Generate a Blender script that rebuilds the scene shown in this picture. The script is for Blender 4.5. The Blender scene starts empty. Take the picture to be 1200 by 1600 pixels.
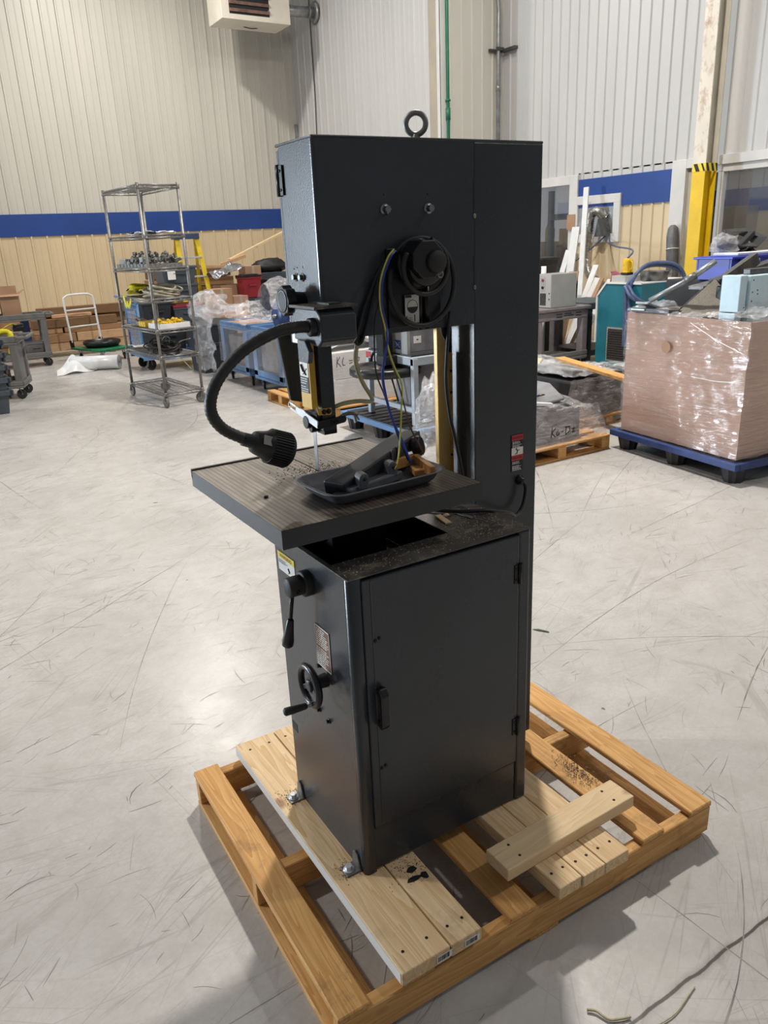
import bpy, math, random
from mathutils import Vector, Matrix, noise
R = random.Random(7)
PI = math.pi
scene = bpy.context.scene
COL = scene.collection

# ------------------------------------------------------------------ materials
def mat(name, col, rough=.5, metal=0., var=.12, vs=6., col2=None, bump=0., bs=150., coat=0., spec=.5,
        stretch=(1, 1, 1), dirt=0., dirtcol=(.05, .045, .04), dscale=3., rv=0.):
    m = bpy.data.materials.new(name); m.use_nodes = True
    nt = m.node_tree; N = nt.nodes; L = nt.links
    b = N['Principled BSDF']
    tc = N.new('ShaderNodeTexCoord'); mp = N.new('ShaderNodeMapping'); mp.inputs['Scale'].default_value = stretch
    L.new(tc.outputs['Object'], mp.inputs['Vector'])
    oi = N.new('ShaderNodeObjectInfo'); ad = N.new('ShaderNodeVectorMath'); ad.operation = 'MULTIPLY_ADD'
    ad.inputs[1].default_value = (1, 1, 1)
    cmb = N.new('ShaderNodeCombineXYZ'); mu = N.new('ShaderNodeMath'); mu.operation = 'MULTIPLY'; mu.inputs[1].default_value = 37.
    L.new(oi.outputs['Random'], mu.inputs[0]); L.new(mu.outputs[0], cmb.inputs[0]); L.new(mu.outputs[0], cmb.inputs[1])
    L.new(mp.outputs[0], ad.inputs[0]); L.new(cmb.outputs[0], ad.inputs[2])
    nz = N.new('ShaderNodeTexNoise'); nz.inputs['Scale'].default_value = vs; nz.inputs['Detail'].default_value = 6.
    L.new(ad.outputs[0], nz.inputs['Vector'])
    mr = N.new('ShaderNodeMapRange'); mr.inputs[1].default_value = .3; mr.inputs[2].default_value = .7
    L.new(nz.outputs['Fac'], mr.inputs[0])
    mx = N.new('ShaderNodeMix'); mx.data_type = 'RGBA'
    c2 = col2 if col2 else tuple(max(0, c * (1 - 2 * var)) for c in col)
    c1 = col if col2 else tuple(min(1, c * (1 + var)) for c in col)
    mx.inputs[6].default_value = (*c1, 1); mx.inputs[7].default_value = (*c2, 1)
    L.new(mr.outputs[0], mx.inputs[0])
    out = mx.outputs[2]
    if dirt > 0:
        n2 = N.new('ShaderNodeTexNoise'); n2.inputs['Scale'].default_value = dscale; n2.inputs['Detail'].default_value = 9.
        n2.inputs['Roughness'].default_value = .7
        L.new(ad.outputs[0], n2.inputs['Vector'])
        m2 = N.new('ShaderNodeMapRange'); m2.inputs[1].default_value = .52; m2.inputs[2].default_value = .72; m2.inputs[4].default_value = dirt
        L.new(n2.outputs['Fac'], m2.inputs[0])
        mx2 = N.new('ShaderNodeMix'); mx2.data_type = 'RGBA'; mx2.inputs[7].default_value = (*dirtcol, 1)
        L.new(m2.outputs[0], mx2.inputs[0]); L.new(out, mx2.inputs[6]); out = mx2.outputs[2]
    L.new(out, b.inputs['Base Color'])
    b.inputs['Roughness'].default_value = rough; b.inputs['Metallic'].default_value = metal
    b.inputs['Coat Weight'].default_value = coat; b.inputs['Specular IOR Level'].default_value = spec
    if rv:
        m3 = N.new('ShaderNodeMapRange'); m3.inputs[3].default_value = rough - rv; m3.inputs[4].default_value = rough + rv
        L.new(nz.outputs['Fac'], m3.inputs[0]); L.new(m3.outputs[0], b.inputs['Roughness'])
    if bump:
        nb = N.new('ShaderNodeTexNoise'); nb.inputs['Scale'].default_value = bs; nb.inputs['Detail'].default_value = 3.
        L.new(mp.outputs[0], nb.inputs['Vector'])
        bp = N.new('ShaderNodeBump'); bp.inputs['Strength'].default_value = bump; bp.inputs['Distance'].default_value = .01
        L.new(nb.outputs['Fac'], bp.inputs['Height']); L.new(bp.outputs[0], b.inputs['Normal'])
    return m

def wood(name, col, col2, axis=1, knots=.5, rough=.65, dirt=.25):
    """grain runs along the given object axis"""
    m = bpy.data.materials.new(name); m.use_nodes = True
    nt = m.node_tree; N = nt.nodes; L = nt.links; b = N['Principled BSDF']
    tc = N.new('ShaderNodeTexCoord')
    oi = N.new('ShaderNodeObjectInfo'); cmb = N.new('ShaderNodeCombineXYZ')
    mu = N.new('ShaderNodeMath'); mu.operation = 'MULTIPLY'; mu.inputs[1].default_value = 23.
    L.new(oi.outputs['Random'], mu.inputs[0])
    for i in range(3): L.new(mu.outputs[0], cmb.inputs[i])
    ad = N.new('ShaderNodeVectorMath'); ad.operation = 'ADD'
    L.new(tc.outputs['Object'], ad.inputs[0]); L.new(cmb.outputs[0], ad.inputs[1])
    s = [14., 14., 14.]; s[axis] = .9
    mp = N.new('ShaderNodeMapping'); mp.inputs['Scale'].default_value = s
    L.new(ad.outputs[0], mp.inputs['Vector'])
    nz = N.new('ShaderNodeTexNoise'); nz.inputs['Scale'].default_value = 1.3; nz.inputs['Detail'].default_value = 2.
    nz.inputs['Distortion'].default_value = .6
    L.new(mp.outputs[0], nz.inputs['Vector'])
    ml = N.new('ShaderNodeMath'); ml.operation = 'MULTIPLY'; ml.inputs[1].default_value = 9.
    L.new(nz.outputs['Fac'], ml.inputs[0])
    fr = N.new('ShaderNodeMath'); fr.operation = 'FRACT'; L.new(ml.outputs[0], fr.inputs[0])
    n2 = N.new('ShaderNodeTexNoise'); n2.inputs['Scale'].default_value = 9.; n2.inputs['Detail'].default_value = 5.
    L.new(mp.outputs[0], n2.inputs['Vector'])
    mixf = N.new('ShaderNodeMath'); mixf.operation = 'MULTIPLY_ADD'; mixf.inputs[1].default_value = .55
    L.new(fr.outputs[0], mixf.inputs[0])
    m05 = N.new('ShaderNodeMath'); m05.operation = 'MULTIPLY'; m05.inputs[1].default_value = .6
    L.new(n2.outputs['Fac'], m05.inputs[0]); L.new(m05.outputs[0], mixf.inputs[2])
    mx = N.new('ShaderNodeMix'); mx.data_type = 'RGBA'
    mx.inputs[6].default_value = (*col, 1); mx.inputs[7].default_value = (*col2, 1)
    L.new(mixf.outputs[0], mx.inputs[0]); out = mx.outputs[2]
    if knots:
        vo = N.new('ShaderNodeTexVoronoi'); vo.inputs['Scale'].default_value = 1.
        s2 = [7., 7., 7.]; s2[axis] = 4.
        mp2 = N.new('ShaderNodeMapping'); mp2.inputs['Scale'].default_value = s2
        L.new(ad.outputs[0], mp2.inputs['Vector']); L.new(mp2.outputs[0], vo.inputs['Vector'])
        mk = N.new('ShaderNodeMapRange'); mk.inputs[1].default_value = .06; mk.inputs[2].default_value = .13
        mk.inputs[3].default_value = knots; mk.inputs[4].default_value = 0.
        L.new(vo.outputs['Distance'], mk.inputs[0])
        mx3 = N.new('ShaderNodeMix'); mx3.data_type = 'RGBA'
        mx3.inputs[7].default_value = (col2[0] * .35, col2[1] * .25, col2[2] * .2, 1)
        L.new(mk.outputs[0], mx3.inputs[0]); L.new(out, mx3.inputs[6]); out = mx3.outputs[2]
    if dirt:
        nd = N.new('ShaderNodeTexNoise'); nd.inputs['Scale'].default_value = 5.; nd.inputs['Detail'].default_value = 10.
        nd.inputs['Roughness'].default_value = .72
        L.new(ad.outputs[0], nd.inputs['Vector'])
        md = N.new('ShaderNodeMapRange'); md.inputs[1].default_value = .56; md.inputs[2].default_value = .75; md.inputs[4].default_value = dirt
        L.new(nd.outputs['Fac'], md.inputs[0])
        mx4 = N.new('ShaderNodeMix'); mx4.data_type = 'RGBA'; mx4.inputs[7].default_value = (.05, .035, .025, 1)
        L.new(md.outputs[0], mx4.inputs[0]); L.new(out, mx4.inputs[6]); out = mx4.outputs[2]
    L.new(out, b.inputs['Base Color']); b.inputs['Roughness'].default_value = rough
    b.inputs['Specular IOR Level'].default_value = .3
    bp = N.new('ShaderNodeBump'); bp.inputs['Strength'].default_value = .25; bp.inputs['Distance'].default_value = .004
    L.new(n2.outputs['Fac'], bp.inputs['Height']); L.new(bp.outputs[0], b.inputs['Normal'])
    return m

def film(name, clear=.72, tint=(.9, .9, .92), stretch=(1, 1, 1), scale=18., strength=1., dist=.03, rough=.12, shine=.11):
    """stretch film: mostly see-through, glossy and wrinkled"""
    m = bpy.data.materials.new(name); m.use_nodes = True
    nt = m.node_tree; N = nt.nodes; L = nt.links; N.clear()
    o = N.new('ShaderNodeOutputMaterial'); mix = N.new('ShaderNodeMixShader'); tr = N.new('ShaderNodeBsdfTransparent'); tr.inputs[0].default_value = (.93, .93, .94, 1)
    pb = N.new('ShaderNodeBsdfDiffuse'); pb.inputs['Color'].default_value = (*tint, 1)
    gl = N.new('ShaderNodeBsdfGlossy'); gl.inputs['Roughness'].default_value = rough; gl.inputs['Color'].default_value = (shine, shine, shine, 1); asd = N.new('ShaderNodeAddShader')
    tc = N.new('ShaderNodeTexCoord'); mp = N.new('ShaderNodeMapping'); mp.inputs['Scale'].default_value = stretch
    L.new(tc.outputs['Object'], mp.inputs['Vector'])
    nz = N.new('ShaderNodeTexNoise'); nz.inputs['Scale'].default_value = scale; nz.inputs['Detail'].default_value = 4.; nz.inputs['Distortion'].default_value = 1.2
    L.new(mp.outputs[0], nz.inputs['Vector'])
    bp = N.new('ShaderNodeBump'); bp.inputs['Strength'].default_value = strength; bp.inputs['Distance'].default_value = dist
    L.new(nz.outputs['Fac'], bp.inputs['Height']); L.new(bp.outputs[0], pb.inputs['Normal']); L.new(bp.outputs[0], gl.inputs['Normal'])
    mr = N.new('ShaderNodeMapRange'); mr.inputs[1].default_value = .35; mr.inputs[2].default_value = .75
    mr.inputs[3].default_value = max(0, (1 - clear) * .4); mr.inputs[4].default_value = min(1, (1 - clear) * 1.9)
    L.new(nz.outputs['Fac'], mr.inputs[0]); L.new(mr.outputs[0], mix.inputs[0])
    L.new(tr.outputs[0], mix.inputs[1]); L.new(pb.outputs[0], mix.inputs[2]); L.new(mix.outputs[0], asd.inputs[0]); L.new(gl.outputs[0], asd.inputs[1]); L.new(asd.outputs[0], o.inputs['Surface'])
    return m

# ------------------------------------------------------------------ geometry
class MB:
    def __init__(s): s.v = []; s.f = []; s.s = []
    def add(s, vs, fs, smooth=False):
        n = len(s.v); s.v += [tuple(v) for v in vs]
        for f in fs: s.f.append([i + n for i in f]); s.s.append(smooth)
        return s
    def box(s, x0, x1, y0, y1, z0, z1, rot=None, piv=None):
        vs = [Vector((x, y, z)) for z in (z0, z1) for y in (y0, y1) for x in (x0, x1)]
        if rot is not None:
            p = Vector(piv) if piv else Vector(((x0 + x1) / 2, (y0 + y1) / 2, (z0 + z1) / 2))
            vs = [rot @ (v - p) + p for v in vs]
        return s.add(vs, [(0, 2, 3, 1), (4, 5, 7, 6), (0, 1, 5, 4), (2, 6, 7, 3), (0, 4, 6, 2), (1, 3, 7, 5)])
    def bar(s, p0, p1, w, t, up=(0, 0, 1)):
        p0 = Vector(p0); p1 = Vector(p1); d = (p1 - p0).normalized(); u = Vector(up)
        a = d.cross(u)
        if a.length < 1e-4: a = d.cross(Vector((1, 0, 0)))
        a.normalize(); b = a.cross(d)
        vs = [p + a * (w / 2 * i) + b * (t / 2 * j) for p in (p0, p1) for (i, j) in ((-1, -1), (1, -1), (1, 1), (-1, 1))]
        return s.add(vs, [(3, 2, 1, 0), (4, 5, 6, 7), (0, 1, 5, 4), (1, 2, 6, 5), (2, 3, 7, 6), (3, 0, 4, 7)])
    def prism(s, pts, vec):
        n = len(pts); vec = Vector(vec)
        a = [Vector(p) for p in pts]; b = [p + vec for p in a]
        nr = Vector((0, 0, 0))
        for i in range(n): nr += (a[i]).cross(a[(i + 1) % n])
        fl = nr.dot(vec) > 0
        fs = [tuple(range(n)) if not fl else tuple(reversed(range(n))), tuple(range(2 * n - 1, n - 1, -1)) if not fl else tuple(range(n, 2 * n))]
        for i in range(n):
            j = (i + 1) % n
            fs.append((i, i + n, j + n, j) if not fl else (i, j, j + n, i + n))
        return s.add(a + b, fs)
    def tube(s, pts, r, n=8, closed=False, caps=True, rs=None):
        pts = [Vector(p) for p in pts]; k = len(pts); vs = []; fs = []
        prev = None
        for i, p in enumerate(pts):
            if closed: d = pts[(i + 1) % k] - pts[i - 1]
            else: d = pts[min(i + 1, k - 1)] - pts[max(i - 1, 0)]
            d.normalize()
            if prev is None:
                a = d.cross(Vector((0, 0, 1)))
                if a.length < .05: a = d.cross(Vector((1, 0, 0)))
            else: a = prev - d * prev.dot(d)
            a.normalize(); prev = a; b = d.cross(a)
            rr = rs[i] if rs else r
            for j in range(n):
                t = 2 * PI * j / n; vs.append(p + (a * math.cos(t) + b * math.sin(t)) * rr)
        m = k if closed else k - 1
        for i in range(m):
            for j in range(n):
                a0 = i * n + j; a1 = i * n + (j + 1) % n; i2 = (i + 1) % k
                fs.append((a0, a1, i2 * n + (j + 1) % n, i2 * n + j))
        s.add(vs, fs, True)
        if caps and not closed:
            q = len(s.v) - len(vs)
            s.f.append([q + j for j in reversed(range(n))]); s.s.append(False)
            s.f.append([q + (k - 1) * n + j for j in range(n)]); s.s.append(False)
        return s
    def cyl(s, p0, p1, r0, r1=None, n=16):
        return s.tube([p0, p1], r0, n, rs=[r0, r1 if r1 is not None else r0])
    def lathe(s, p0, axis, prof, n=24, smooth=True):
        """prof: list of (distance along axis, radius)"""
        p0 = Vector(p0); d = Vector(axis).normalized(); a = d.cross(Vector((0, 0, 1)))
        if a.length < .05: a = d.cross(Vector((1, 0, 0)))
        a.normalize(); b = d.cross(a); vs = []; fs = []
        for (h, r) in prof:
            for j in range(n):
                t = 2 * PI * j / n; vs.append(p0 + d * h + (a * math.cos(t) + b * math.sin(t)) * max(r, 1e-5))
        for i in range(len(prof) - 1):
            for j in range(n):
                fs.append((i * n + j, i * n + (j + 1) % n, (i + 1) * n + (j + 1) % n, (i + 1) * n + j))
        return s.add(vs, fs, smooth)
    def ring(s, c, axis, Rr, r, n=32, m=10, sx=1., a0=0., a1=2 * PI):
        c = Vector(c); d = Vector(axis).normalized(); a = d.cross(Vector((0, 0, 1)))
        if a.length < .05: a = d.cross(Vector((1, 0, 0)))
        a.normalize(); b = d.cross(a)
        full = abs(a1 - a0) > 2 * PI - 1e-3
        pts = [c + a * (Rr * sx * math.cos(a0 + (a1 - a0) * i / n)) + b * (Rr * math.sin(a0 + (a1 - a0) * i / n)) for i in range(n if full else n + 1)]
        return s.tube(pts, r, m, closed=full)
    def sheet(s, fn, nu, nv, smooth=True):
        vs = [fn(i / nu, j / nv) for j in range(nv + 1) for i in range(nu + 1)]
        fs = [(j * (nu + 1) + i, j * (nu + 1) + i + 1, (j + 1) * (nu + 1) + i + 1, (j + 1) * (nu + 1) + i) for j in range(nv) for i in range(nu)]
        return s.add(vs, fs, smooth)
    def blob(s, c, rx, ry, rz, amp=.2, fr=3., n=18, m=12, seed=0., flat=-9.):
        c = Vector(c); vs = []; fs = []
        for j in range(m + 1):
            ph = PI * j / m
            for i in range(n):
                th = 2 * PI * i / n
                d = Vector((math.sin(ph) * math.cos(th), math.sin(ph) * math.sin(th), math.cos(ph)))
                k = 1 + amp * noise.noise(d * fr + Vector((seed, seed * 1.7, 0)))
                p = Vector((d.x * rx * k, d.y * ry * k, max(d.z * rz * k, flat)))
                vs.append(c + p)
        for j in range(m):
            for i in range(n): fs.append((j * n + i, (j + 1) * n + i, (j + 1) * n + (i + 1) % n, j * n + (i + 1) % n))
        return s.add(vs, fs, True)
    def jitter(s, amp, fr, seed=0.):
        s.v = [tuple(Vector(v) + noise.noise_vector(Vector(v) * fr + Vector((seed, 0, 0))) * amp) for v in s.v]
        return s
    def build(s, name, m, parent=None, bevel=0., seg=2, world=True, solid=0.):
        me = bpy.data.meshes.new(name)
        vs = s.v
        if parent is not None and world:
            pm = matw(parent).inverted(); vs = [tuple(pm @ Vector(v)) for v in vs]
            off = Vector((0, 0, 0))
        elif parent is None:
            # origin at the base of the thing
            xs = [v[0] for v in vs]; ys = [v[1] for v in vs]; zs = [v[2] for v in vs]
            off = Vector(((min(xs) + max(xs)) / 2, (min(ys) + max(ys)) / 2, min(zs)))
            vs = [tuple(Vector(v) - off) for v in vs]
        else: off = Vector((0, 0, 0))
        me.from_pydata(vs, [], s.f); me.update()
        me.polygons.foreach_set('use_smooth', s.s)
        o = bpy.data.objects.new(name, me); COL.objects.link(o)
        if parent is not None: o.parent = parent
        else: o.location = off
        if isinstance(m, (list, tuple)):
            for q in m: me.materials.append(q)
        else: me.materials.append(m)
        if solid:
            md = o.modifiers.new('solid', 'SOLIDIFY'); md.thickness = solid; md.offset = 0
        if bevel:
            md = o.modifiers.new('bevel', 'BEVEL'); md.width = bevel; md.segments = seg; md.limit_method = 'ANGLE'; md.angle_limit = .6
            md.harden_normals = False
        return o

def matw(o):
    m = Matrix.LocRotScale(o.location, o.rotation_euler, o.scale)
    return matw(o.parent) @ m if o.parent else m
def tag(o, label=None, cat=None, group=None, kind=None):
    if label: o['label'] = label
    if cat: o['category'] = cat
    if group: o['group'] = group
    if kind: o['kind'] = kind
    return o
def thing(name, label, cat, loc, rz=0., group=None):
    o = bpy.data.objects.new(name, None); COL.objects.link(o); o.empty_display_size = .1
    o.location = loc; o.rotation_euler = (0, 0, rz)
    return tag(o, label, cat, group)
def struct(name, mb, m, bevel=0.):
    return tag(mb.build(name, m, None, bevel), kind='structure')
def copy_tree(o, parent=None):
    c = o.copy(); COL.objects.link(c)
    if parent: c.parent = parent
    for ch in list(o.children): copy_tree(ch, c)
    return c
def bez(pts, n=8):
    """smooth curve through points (Catmull-Rom)"""
    P = [Vector(p) for p in pts]; P = [P[0] * 2 - P[1]] + P + [P[-1] * 2 - P[-2]]; out = []
    for i in range(1, len(P) - 2):
        for k in range(n):
            t = k / n; a, b, c, d = P[i - 1:i + 3]
            out.append(.5 * ((2 * b) + (c - a) * t + (2 * a - 5 * b + 4 * c - d) * t * t + (3 * b - a - 3 * c + d) * t ** 3))
    out.append(P[-2]); return out
def text(name, body, size, org, xd, yd, m, parent, off=.0008):
    cu = bpy.data.curves.new(name, 'FONT'); cu.body = body; cu.size = size; cu.align_x = 'CENTER'; cu.align_y = 'CENTER'
    cu.resolution_u = 2
    t = bpy.data.objects.new(name, cu); COL.objects.link(t)
    dg = bpy.context.evaluated_depsgraph_get(); dg.update()
    me = bpy.data.meshes.new_from_object(t.evaluated_get(dg)); bpy.data.objects.remove(t); bpy.data.curves.remove(cu)
    x = Vector(xd).normalized(); y = Vector(yd).normalized(); z = x.cross(y); o0 = Vector(org) + z * off
    mb = MB(); mb.add([o0 + x * v.co.x + y * v.co.y for v in me.vertices], [list(p.vertices) for p in me.polygons])
    bpy.data.meshes.remove(me)
    return mb.build(name, m, parent)
def stroke(name, strokes, w, org, xd, yd, m, parent, off=.002):
    """handwriting as thin ribbons, strokes in local (x, y)"""
    x = Vector(xd).normalized(); y = Vector(yd).normalized(); z = x.cross(y); o0 = Vector(org) + z * off
    mb = MB()
    for st in strokes:
        for a, b in zip(st, st[1:]):
            d = Vector((b[0] - a[0], b[1] - a[1])).normalized(); n = Vector((-d.y, d.x)) * w / 2; e = d * w * .3
            q = [(a[0] - e.x - n.x, a[1] - e.y - n.y), (b[0] + e.x - n.x, b[1] + e.y - n.y), (b[0] + e.x + n.x, b[1] + e.y + n.y), (a[0] - e.x + n.x, a[1] - e.y + n.y)]
            mb.add([o0 + x * p[0] + y * p[1] for p in q], [(0, 1, 2, 3)])
    return mb.build(name, m, parent)
def lines(mb, org, xd, yd, w, h, n, off=.0008, fill=.5, seed=1):
    """rows of short dashes: print too small to read"""
    r = random.Random(seed); x = Vector(xd).normalized(); y = Vector(yd).normalized(); z = x.cross(y); o0 = Vector(org) + z * off
    for i in range(n):
        yy = -h * (i + .5) / n; t = h / n * fill / 2; u = 0
        end = w * (r.uniform(.65, 1.))
        while u < end:
            l = min(r.uniform(.08, .22) * w, end - u)
            q = [(u, yy - t), (u + l, yy - t), (u + l, yy + t), (u, yy + t)]
            mb.add([o0 + x * p[0] + y * p[1] for p in q], [(0, 1, 2, 3)]); u += l + w * .035
    return mb
def hexbolt(mb, p, axis, r=.007, h=.007, washer=True):
    p = Vector(p); d = Vector(axis).normalized()
    if washer: mb.lathe(p, d, [(0, 0), (0, r * 1.5), (.002, r * 1.5), (.002, 0)], 14)
    mb.lathe(p, d, [(.001, r), (h, r), (h, r * .9), (h, 0)], 6, False)
    return mb
CAMP = (-.7392, -1.4068, 1.7401); CAMR = (1.0304, -.3401, -.046)
EXPO = .27; DOCK = 3400.
LAMPS = [(3.3, 3.9, 540.), (3.4, 12.6, 250.), (-4.5, 4., 220.), (-4.5, 12.6, 170.), (6.3, 8.2, 85.), (6.0, -2.5, 140.)]
# ------------------------------------------------------------------ palette
M = {}
M['saw'] = mat('saw_paint', (.036, .041, .048), .27, 0, .12, 3., bump=.05, bs=260, spec=.45, rv=.05)
M['saw_top'] = mat('dusty_saw_paint', (.065, .059, .052), .6, 0, .35, 12., dirt=.85, dirtcol=(.30, .25, .185), dscale=22., bump=.15, bs=90)
M['black'] = mat('black_plastic', (.008, .008, .009), .35, 0, .2, 10.)
M['black_matte'] = mat('black_matte', (.012, .012, .013), .6, 0, .2, 10.)
M['black_metal'] = mat('black_oxide', (.014, .014, .015), .3, .4, .2, 30.)
M['rubber'] = mat('rubber', (.012, .012, .013), .55, 0, .2, 30.)
M['braid'] = mat('braided_sleeve', (.016, .016, .017), .5, 0, .2, 40.)
M['cast'] = mat('table_iron', (.115, .092, .070), .5, .35, .3, 9., dirt=.55, dirtcol=(.03, .024, .02), dscale=14., bump=.1, bs=120, stretch=(4, .5, 1))
def table_mat():
    m = mat('machined_table', (.22, .185, .145), .42, .25, .3, 7., dirt=.6, dirtcol=(.04, .03, .024), dscale=13., bump=.08, bs=150, stretch=(4, .5, 1))
    nt = m.node_tree; N = nt.nodes; L = nt.links; b = N['Principled BSDF']
    tc = N.new('ShaderNodeTexCoord'); sx = N.new('ShaderNodeSeparateXYZ'); L.new(tc.outputs['Object'], sx.inputs[0])
    mu = N.new('ShaderNodeMath'); mu.operation = 'MULTIPLY'; mu.inputs[1].default_value = 75.; L.new(sx.outputs[0], mu.inputs[0])
    fr = N.new('ShaderNodeMath'); fr.operation = 'PINGPONG'; fr.inputs[1].default_value = .5; L.new(mu.outputs[0], fr.inputs[0])
    mr = N.new('ShaderNodeMapRange'); mr.inputs[1].default_value = .0; mr.inputs[2].default_value = .24; mr.inputs[3].default_value = .8; mr.inputs[4].default_value = 0.
    L.new(fr.outputs[0], mr.inputs[0])
    src = b.inputs['Base Color'].links[0].from_socket; mx = N.new('ShaderNodeMix'); mx.data_type = 'RGBA'
    mx.inputs[7].default_value = (.035, .026, .02, 1); L.new(mr.outputs[0], mx.inputs[0]); L.new(src, mx.inputs[6]); L.new(mx.outputs[2], b.inputs['Base Color'])
    return m
M['cast'] = table_mat()
M['cast_edge'] = mat('table_edge_paint', (.022, .024, .027), .45, 0, .15, 8.)
M['zinc'] = mat('zinc_plate', (.66, .68, .71), .35, .35, .12, 60.)
M['steel'] = mat('steel', (.30, .30, .30), .32, .9, .15, 25.)
M['dull_steel'] = mat('dull_steel', (.24, .235, .225), .45, .75, .2, 12., dirt=.4, dirtcol=(.09, .075, .055), dscale=12.)
M['yellow_guard'] = mat('yellow_guard_paint', (.72, .42, .035), .4, 0, .15, 12., dirt=.5, dirtcol=(.12, .08, .03), dscale=14., stretch=(1, 1, .4))
M['amber_guard'] = mat('worn_amber_guard', (.58, .30, .03), .4, 0, .2, 9., col2=(.30, .15, .02), dirt=.7, dirtcol=(.10, .06, .02), dscale=10., stretch=(1, 1, .35))
M['worn_steel'] = mat('worn_yellow_steel', (.50, .36, .17), .35, .3, .2, 7., col2=(.52, .30, .05), dirt=.45, dirtcol=(.14, .09, .03), dscale=9., stretch=(1, 1, .3))
M['red'] = mat('sticker_red', (.50, .03, .03), .5, 0, .05)
M['white'] = mat('sticker_white', (.78, .77, .73), .5, 0, .04)
M['ink'] = mat('ink', (.012, .012, .012), .6, 0, 0)
M['sticker_yellow'] = mat('sticker_yellow', (.85, .62, .03), .5, 0, .04)
M['bronze'] = mat('bronze_label', (.20, .105, .062), .35, .3, .1, 30.)
M['plate'] = mat('aluminium_plate', (.55, .53, .49), .35, .6, .1, 40.)
M['hose'] = mat('clear_yellowed_hose', (.50, .44, .24), .2, 0, .1, 20., spec=.8)
M['blue_wire'] = mat('blue_wire', (.02, .05, .34), .35, 0, .05)
M['green_wire'] = mat('green_yellow_wire', (.30, .50, .08), .35, 0, .3, 60., col2=(.75, .62, .08))
M['brown_wire'] = mat('brown_wire', (.14, .055, .02), .35, 0, .1)
M['tray'] = mat('grey_tray_plastic', (.095, .10, .115), .5, 0, .08, 20., bump=.1, bs=300)
M['dark_unit2'] = mat('dark_casting', (.035, .037, .042), .42, 0, .2, 12.)
M['casting'] = mat('grey_casting', (.10, .105, .12), .45, 0, .1, 20.)
M['ochre'] = mat('ochre_wood', (.66, .33, .10), .5, 0, .2, 20.)
M['pine'] = wood('fresh_pine', (.84, .66, .43), (.58, .37, .17), 1, .7, dirt=.35)
M['pine_x'] = wood('fresh_pine_cross', (.80, .63, .41), (.66, .47, .25), 0, .6, dirt=.12)
M['pallet_y'] = wood('pallet_oak', (.76, .46, .18), (.46, .22, .06), 1, .5, dirt=.75)
M['pallet_x'] = wood('pallet_oak_stringer', (.74, .44, .17), (.46, .22, .06), 0, .5, dirt=.6)
M['lumber'] = wood('lumber', (.42, .25, .13), (.28, .15, .07), 0, .3, dirt=.3)
M['lumber_lt'] = wood('lumber_light', (.66, .43, .26), (.50, .30, .16), 0, .3, dirt=.1)
M['shavings'] = mat('metal_shavings', (.05, .05, .05), .4, .5, .5, 200., col2=(.015, .013, .012))
M['chips'] = mat('wood_dust', (.50, .40, .28), .8, 0, .4, 200.)
M['card'] = mat('cardboard', (.42, .25, .15), .75, 0, .08, 4.)
M['card_gay'] = mat('cardboard_rosy', (.42, .255, .18), .75, 0, .06, 3.)
M['white_wall'] = mat('white_wall_paint', (.57, .565, .55), .38, 0, .04, 1., dirt=.12, dirtcol=(.35, .32, .27), dscale=.6, stretch=(1, 1, .25))
M['white_wall_warm_lit'] = mat('white_wall_paint_warm_lit', (.60, .575, .51), .4, 0, .05, 1., dirt=.12, dirtcol=(.35, .30, .22), dscale=.6, stretch=(1, 1, .25))  # white upper panels again, with warm light and shade mixed into the colour
M['beige_wall'] = mat('beige_wall_paint', (.70, .56, .36), .4, 0, .05, 1., dirt=.2, dirtcol=(.36, .26, .15), dscale=.9, stretch=(1, 1, .4))
M['blue_band'] = mat('blue_band_paint', (.012, .055, .26), .4, 0, .06, 2.)
M['trim'] = mat('white_trim', (.66, .65, .62), .45, 0, .04, 3.)
M['tan_trim'] = mat('tan_trim', (.42, .37, .29), .5, 0, .06, 3.)
M['col_yellow'] = mat('column_yellow', (.80, .52, .01), .42, 0, .05, 4., dirt=.12, dirtcol=(.45, .25, .01), dscale=8.)
M['col_cream'] = mat('column_cream', (.70, .64, .54), .45, 0, .05, 4., dirt=.8, dirtcol=(.30, .16, .07), dscale=9., stretch=(1, 1, .6))
M['col_cream2'] = mat('column_cream_clean', (.60, .56, .46), .45, 0, .05, 4.)
M['galv'] = mat('galvanised_pipe', (.40, .41, .42), .4, .7, .15, 9.)
M['green_pipe'] = mat('green_pipe', (.012, .16, .085), .4, 0, .1)
M['heater'] = mat('heater_enamel', (.76, .71, .60), .4, 0, .04, 3.)
M['rust'] = mat('rusty_louvre', (.28, .16, .13), .5, .3, .2, 9.)
M['dark'] = mat('dark_interior', (.015, .015, .017), .7, 0, .1)
M['cart'] = mat('cart_grey_plastic', (.155, .15, .145), .5, 0, .1, 9., bump=.08, bs=200)
M['mauve'] = mat('cart_mauve_plastic', (.22, .19, .20), .5, 0, .1, 9., bump=.08, bs=200)
M['slate'] = mat('slate_plastic', (.055, .07, .085), .45, 0, .1, 9.)
M['dslate'] = mat('dark_slate_plastic', (.02, .024, .03), .45, 0, .1, 9.)
M['blue_cart'] = mat('blue_cart_plastic', (.10, .22, .42), .45, 0, .1, 6.)
M['blue_bin'] = mat('blue_bin_plastic', (.015, .035, .42), .4, 0, .1, 6.)
M['blue_pal'] = mat('blue_pallet_plastic', (.022, .05, .18), .45, 0, .15, 8.)
M['blk_pal'] = mat('black_pallet_plastic', (.018, .018, .02), .5, 0, .2, 8., dirt=.3, dirtcol=(.10, .09, .08), dscale=9.)
M['teal'] = mat('teal_enamel', (.012, .16, .215), .35, 0, .08, 4.)
M['pc'] = mat('grey_enamel', (.34, .345, .33), .45, 0, .05, 5.)
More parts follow.
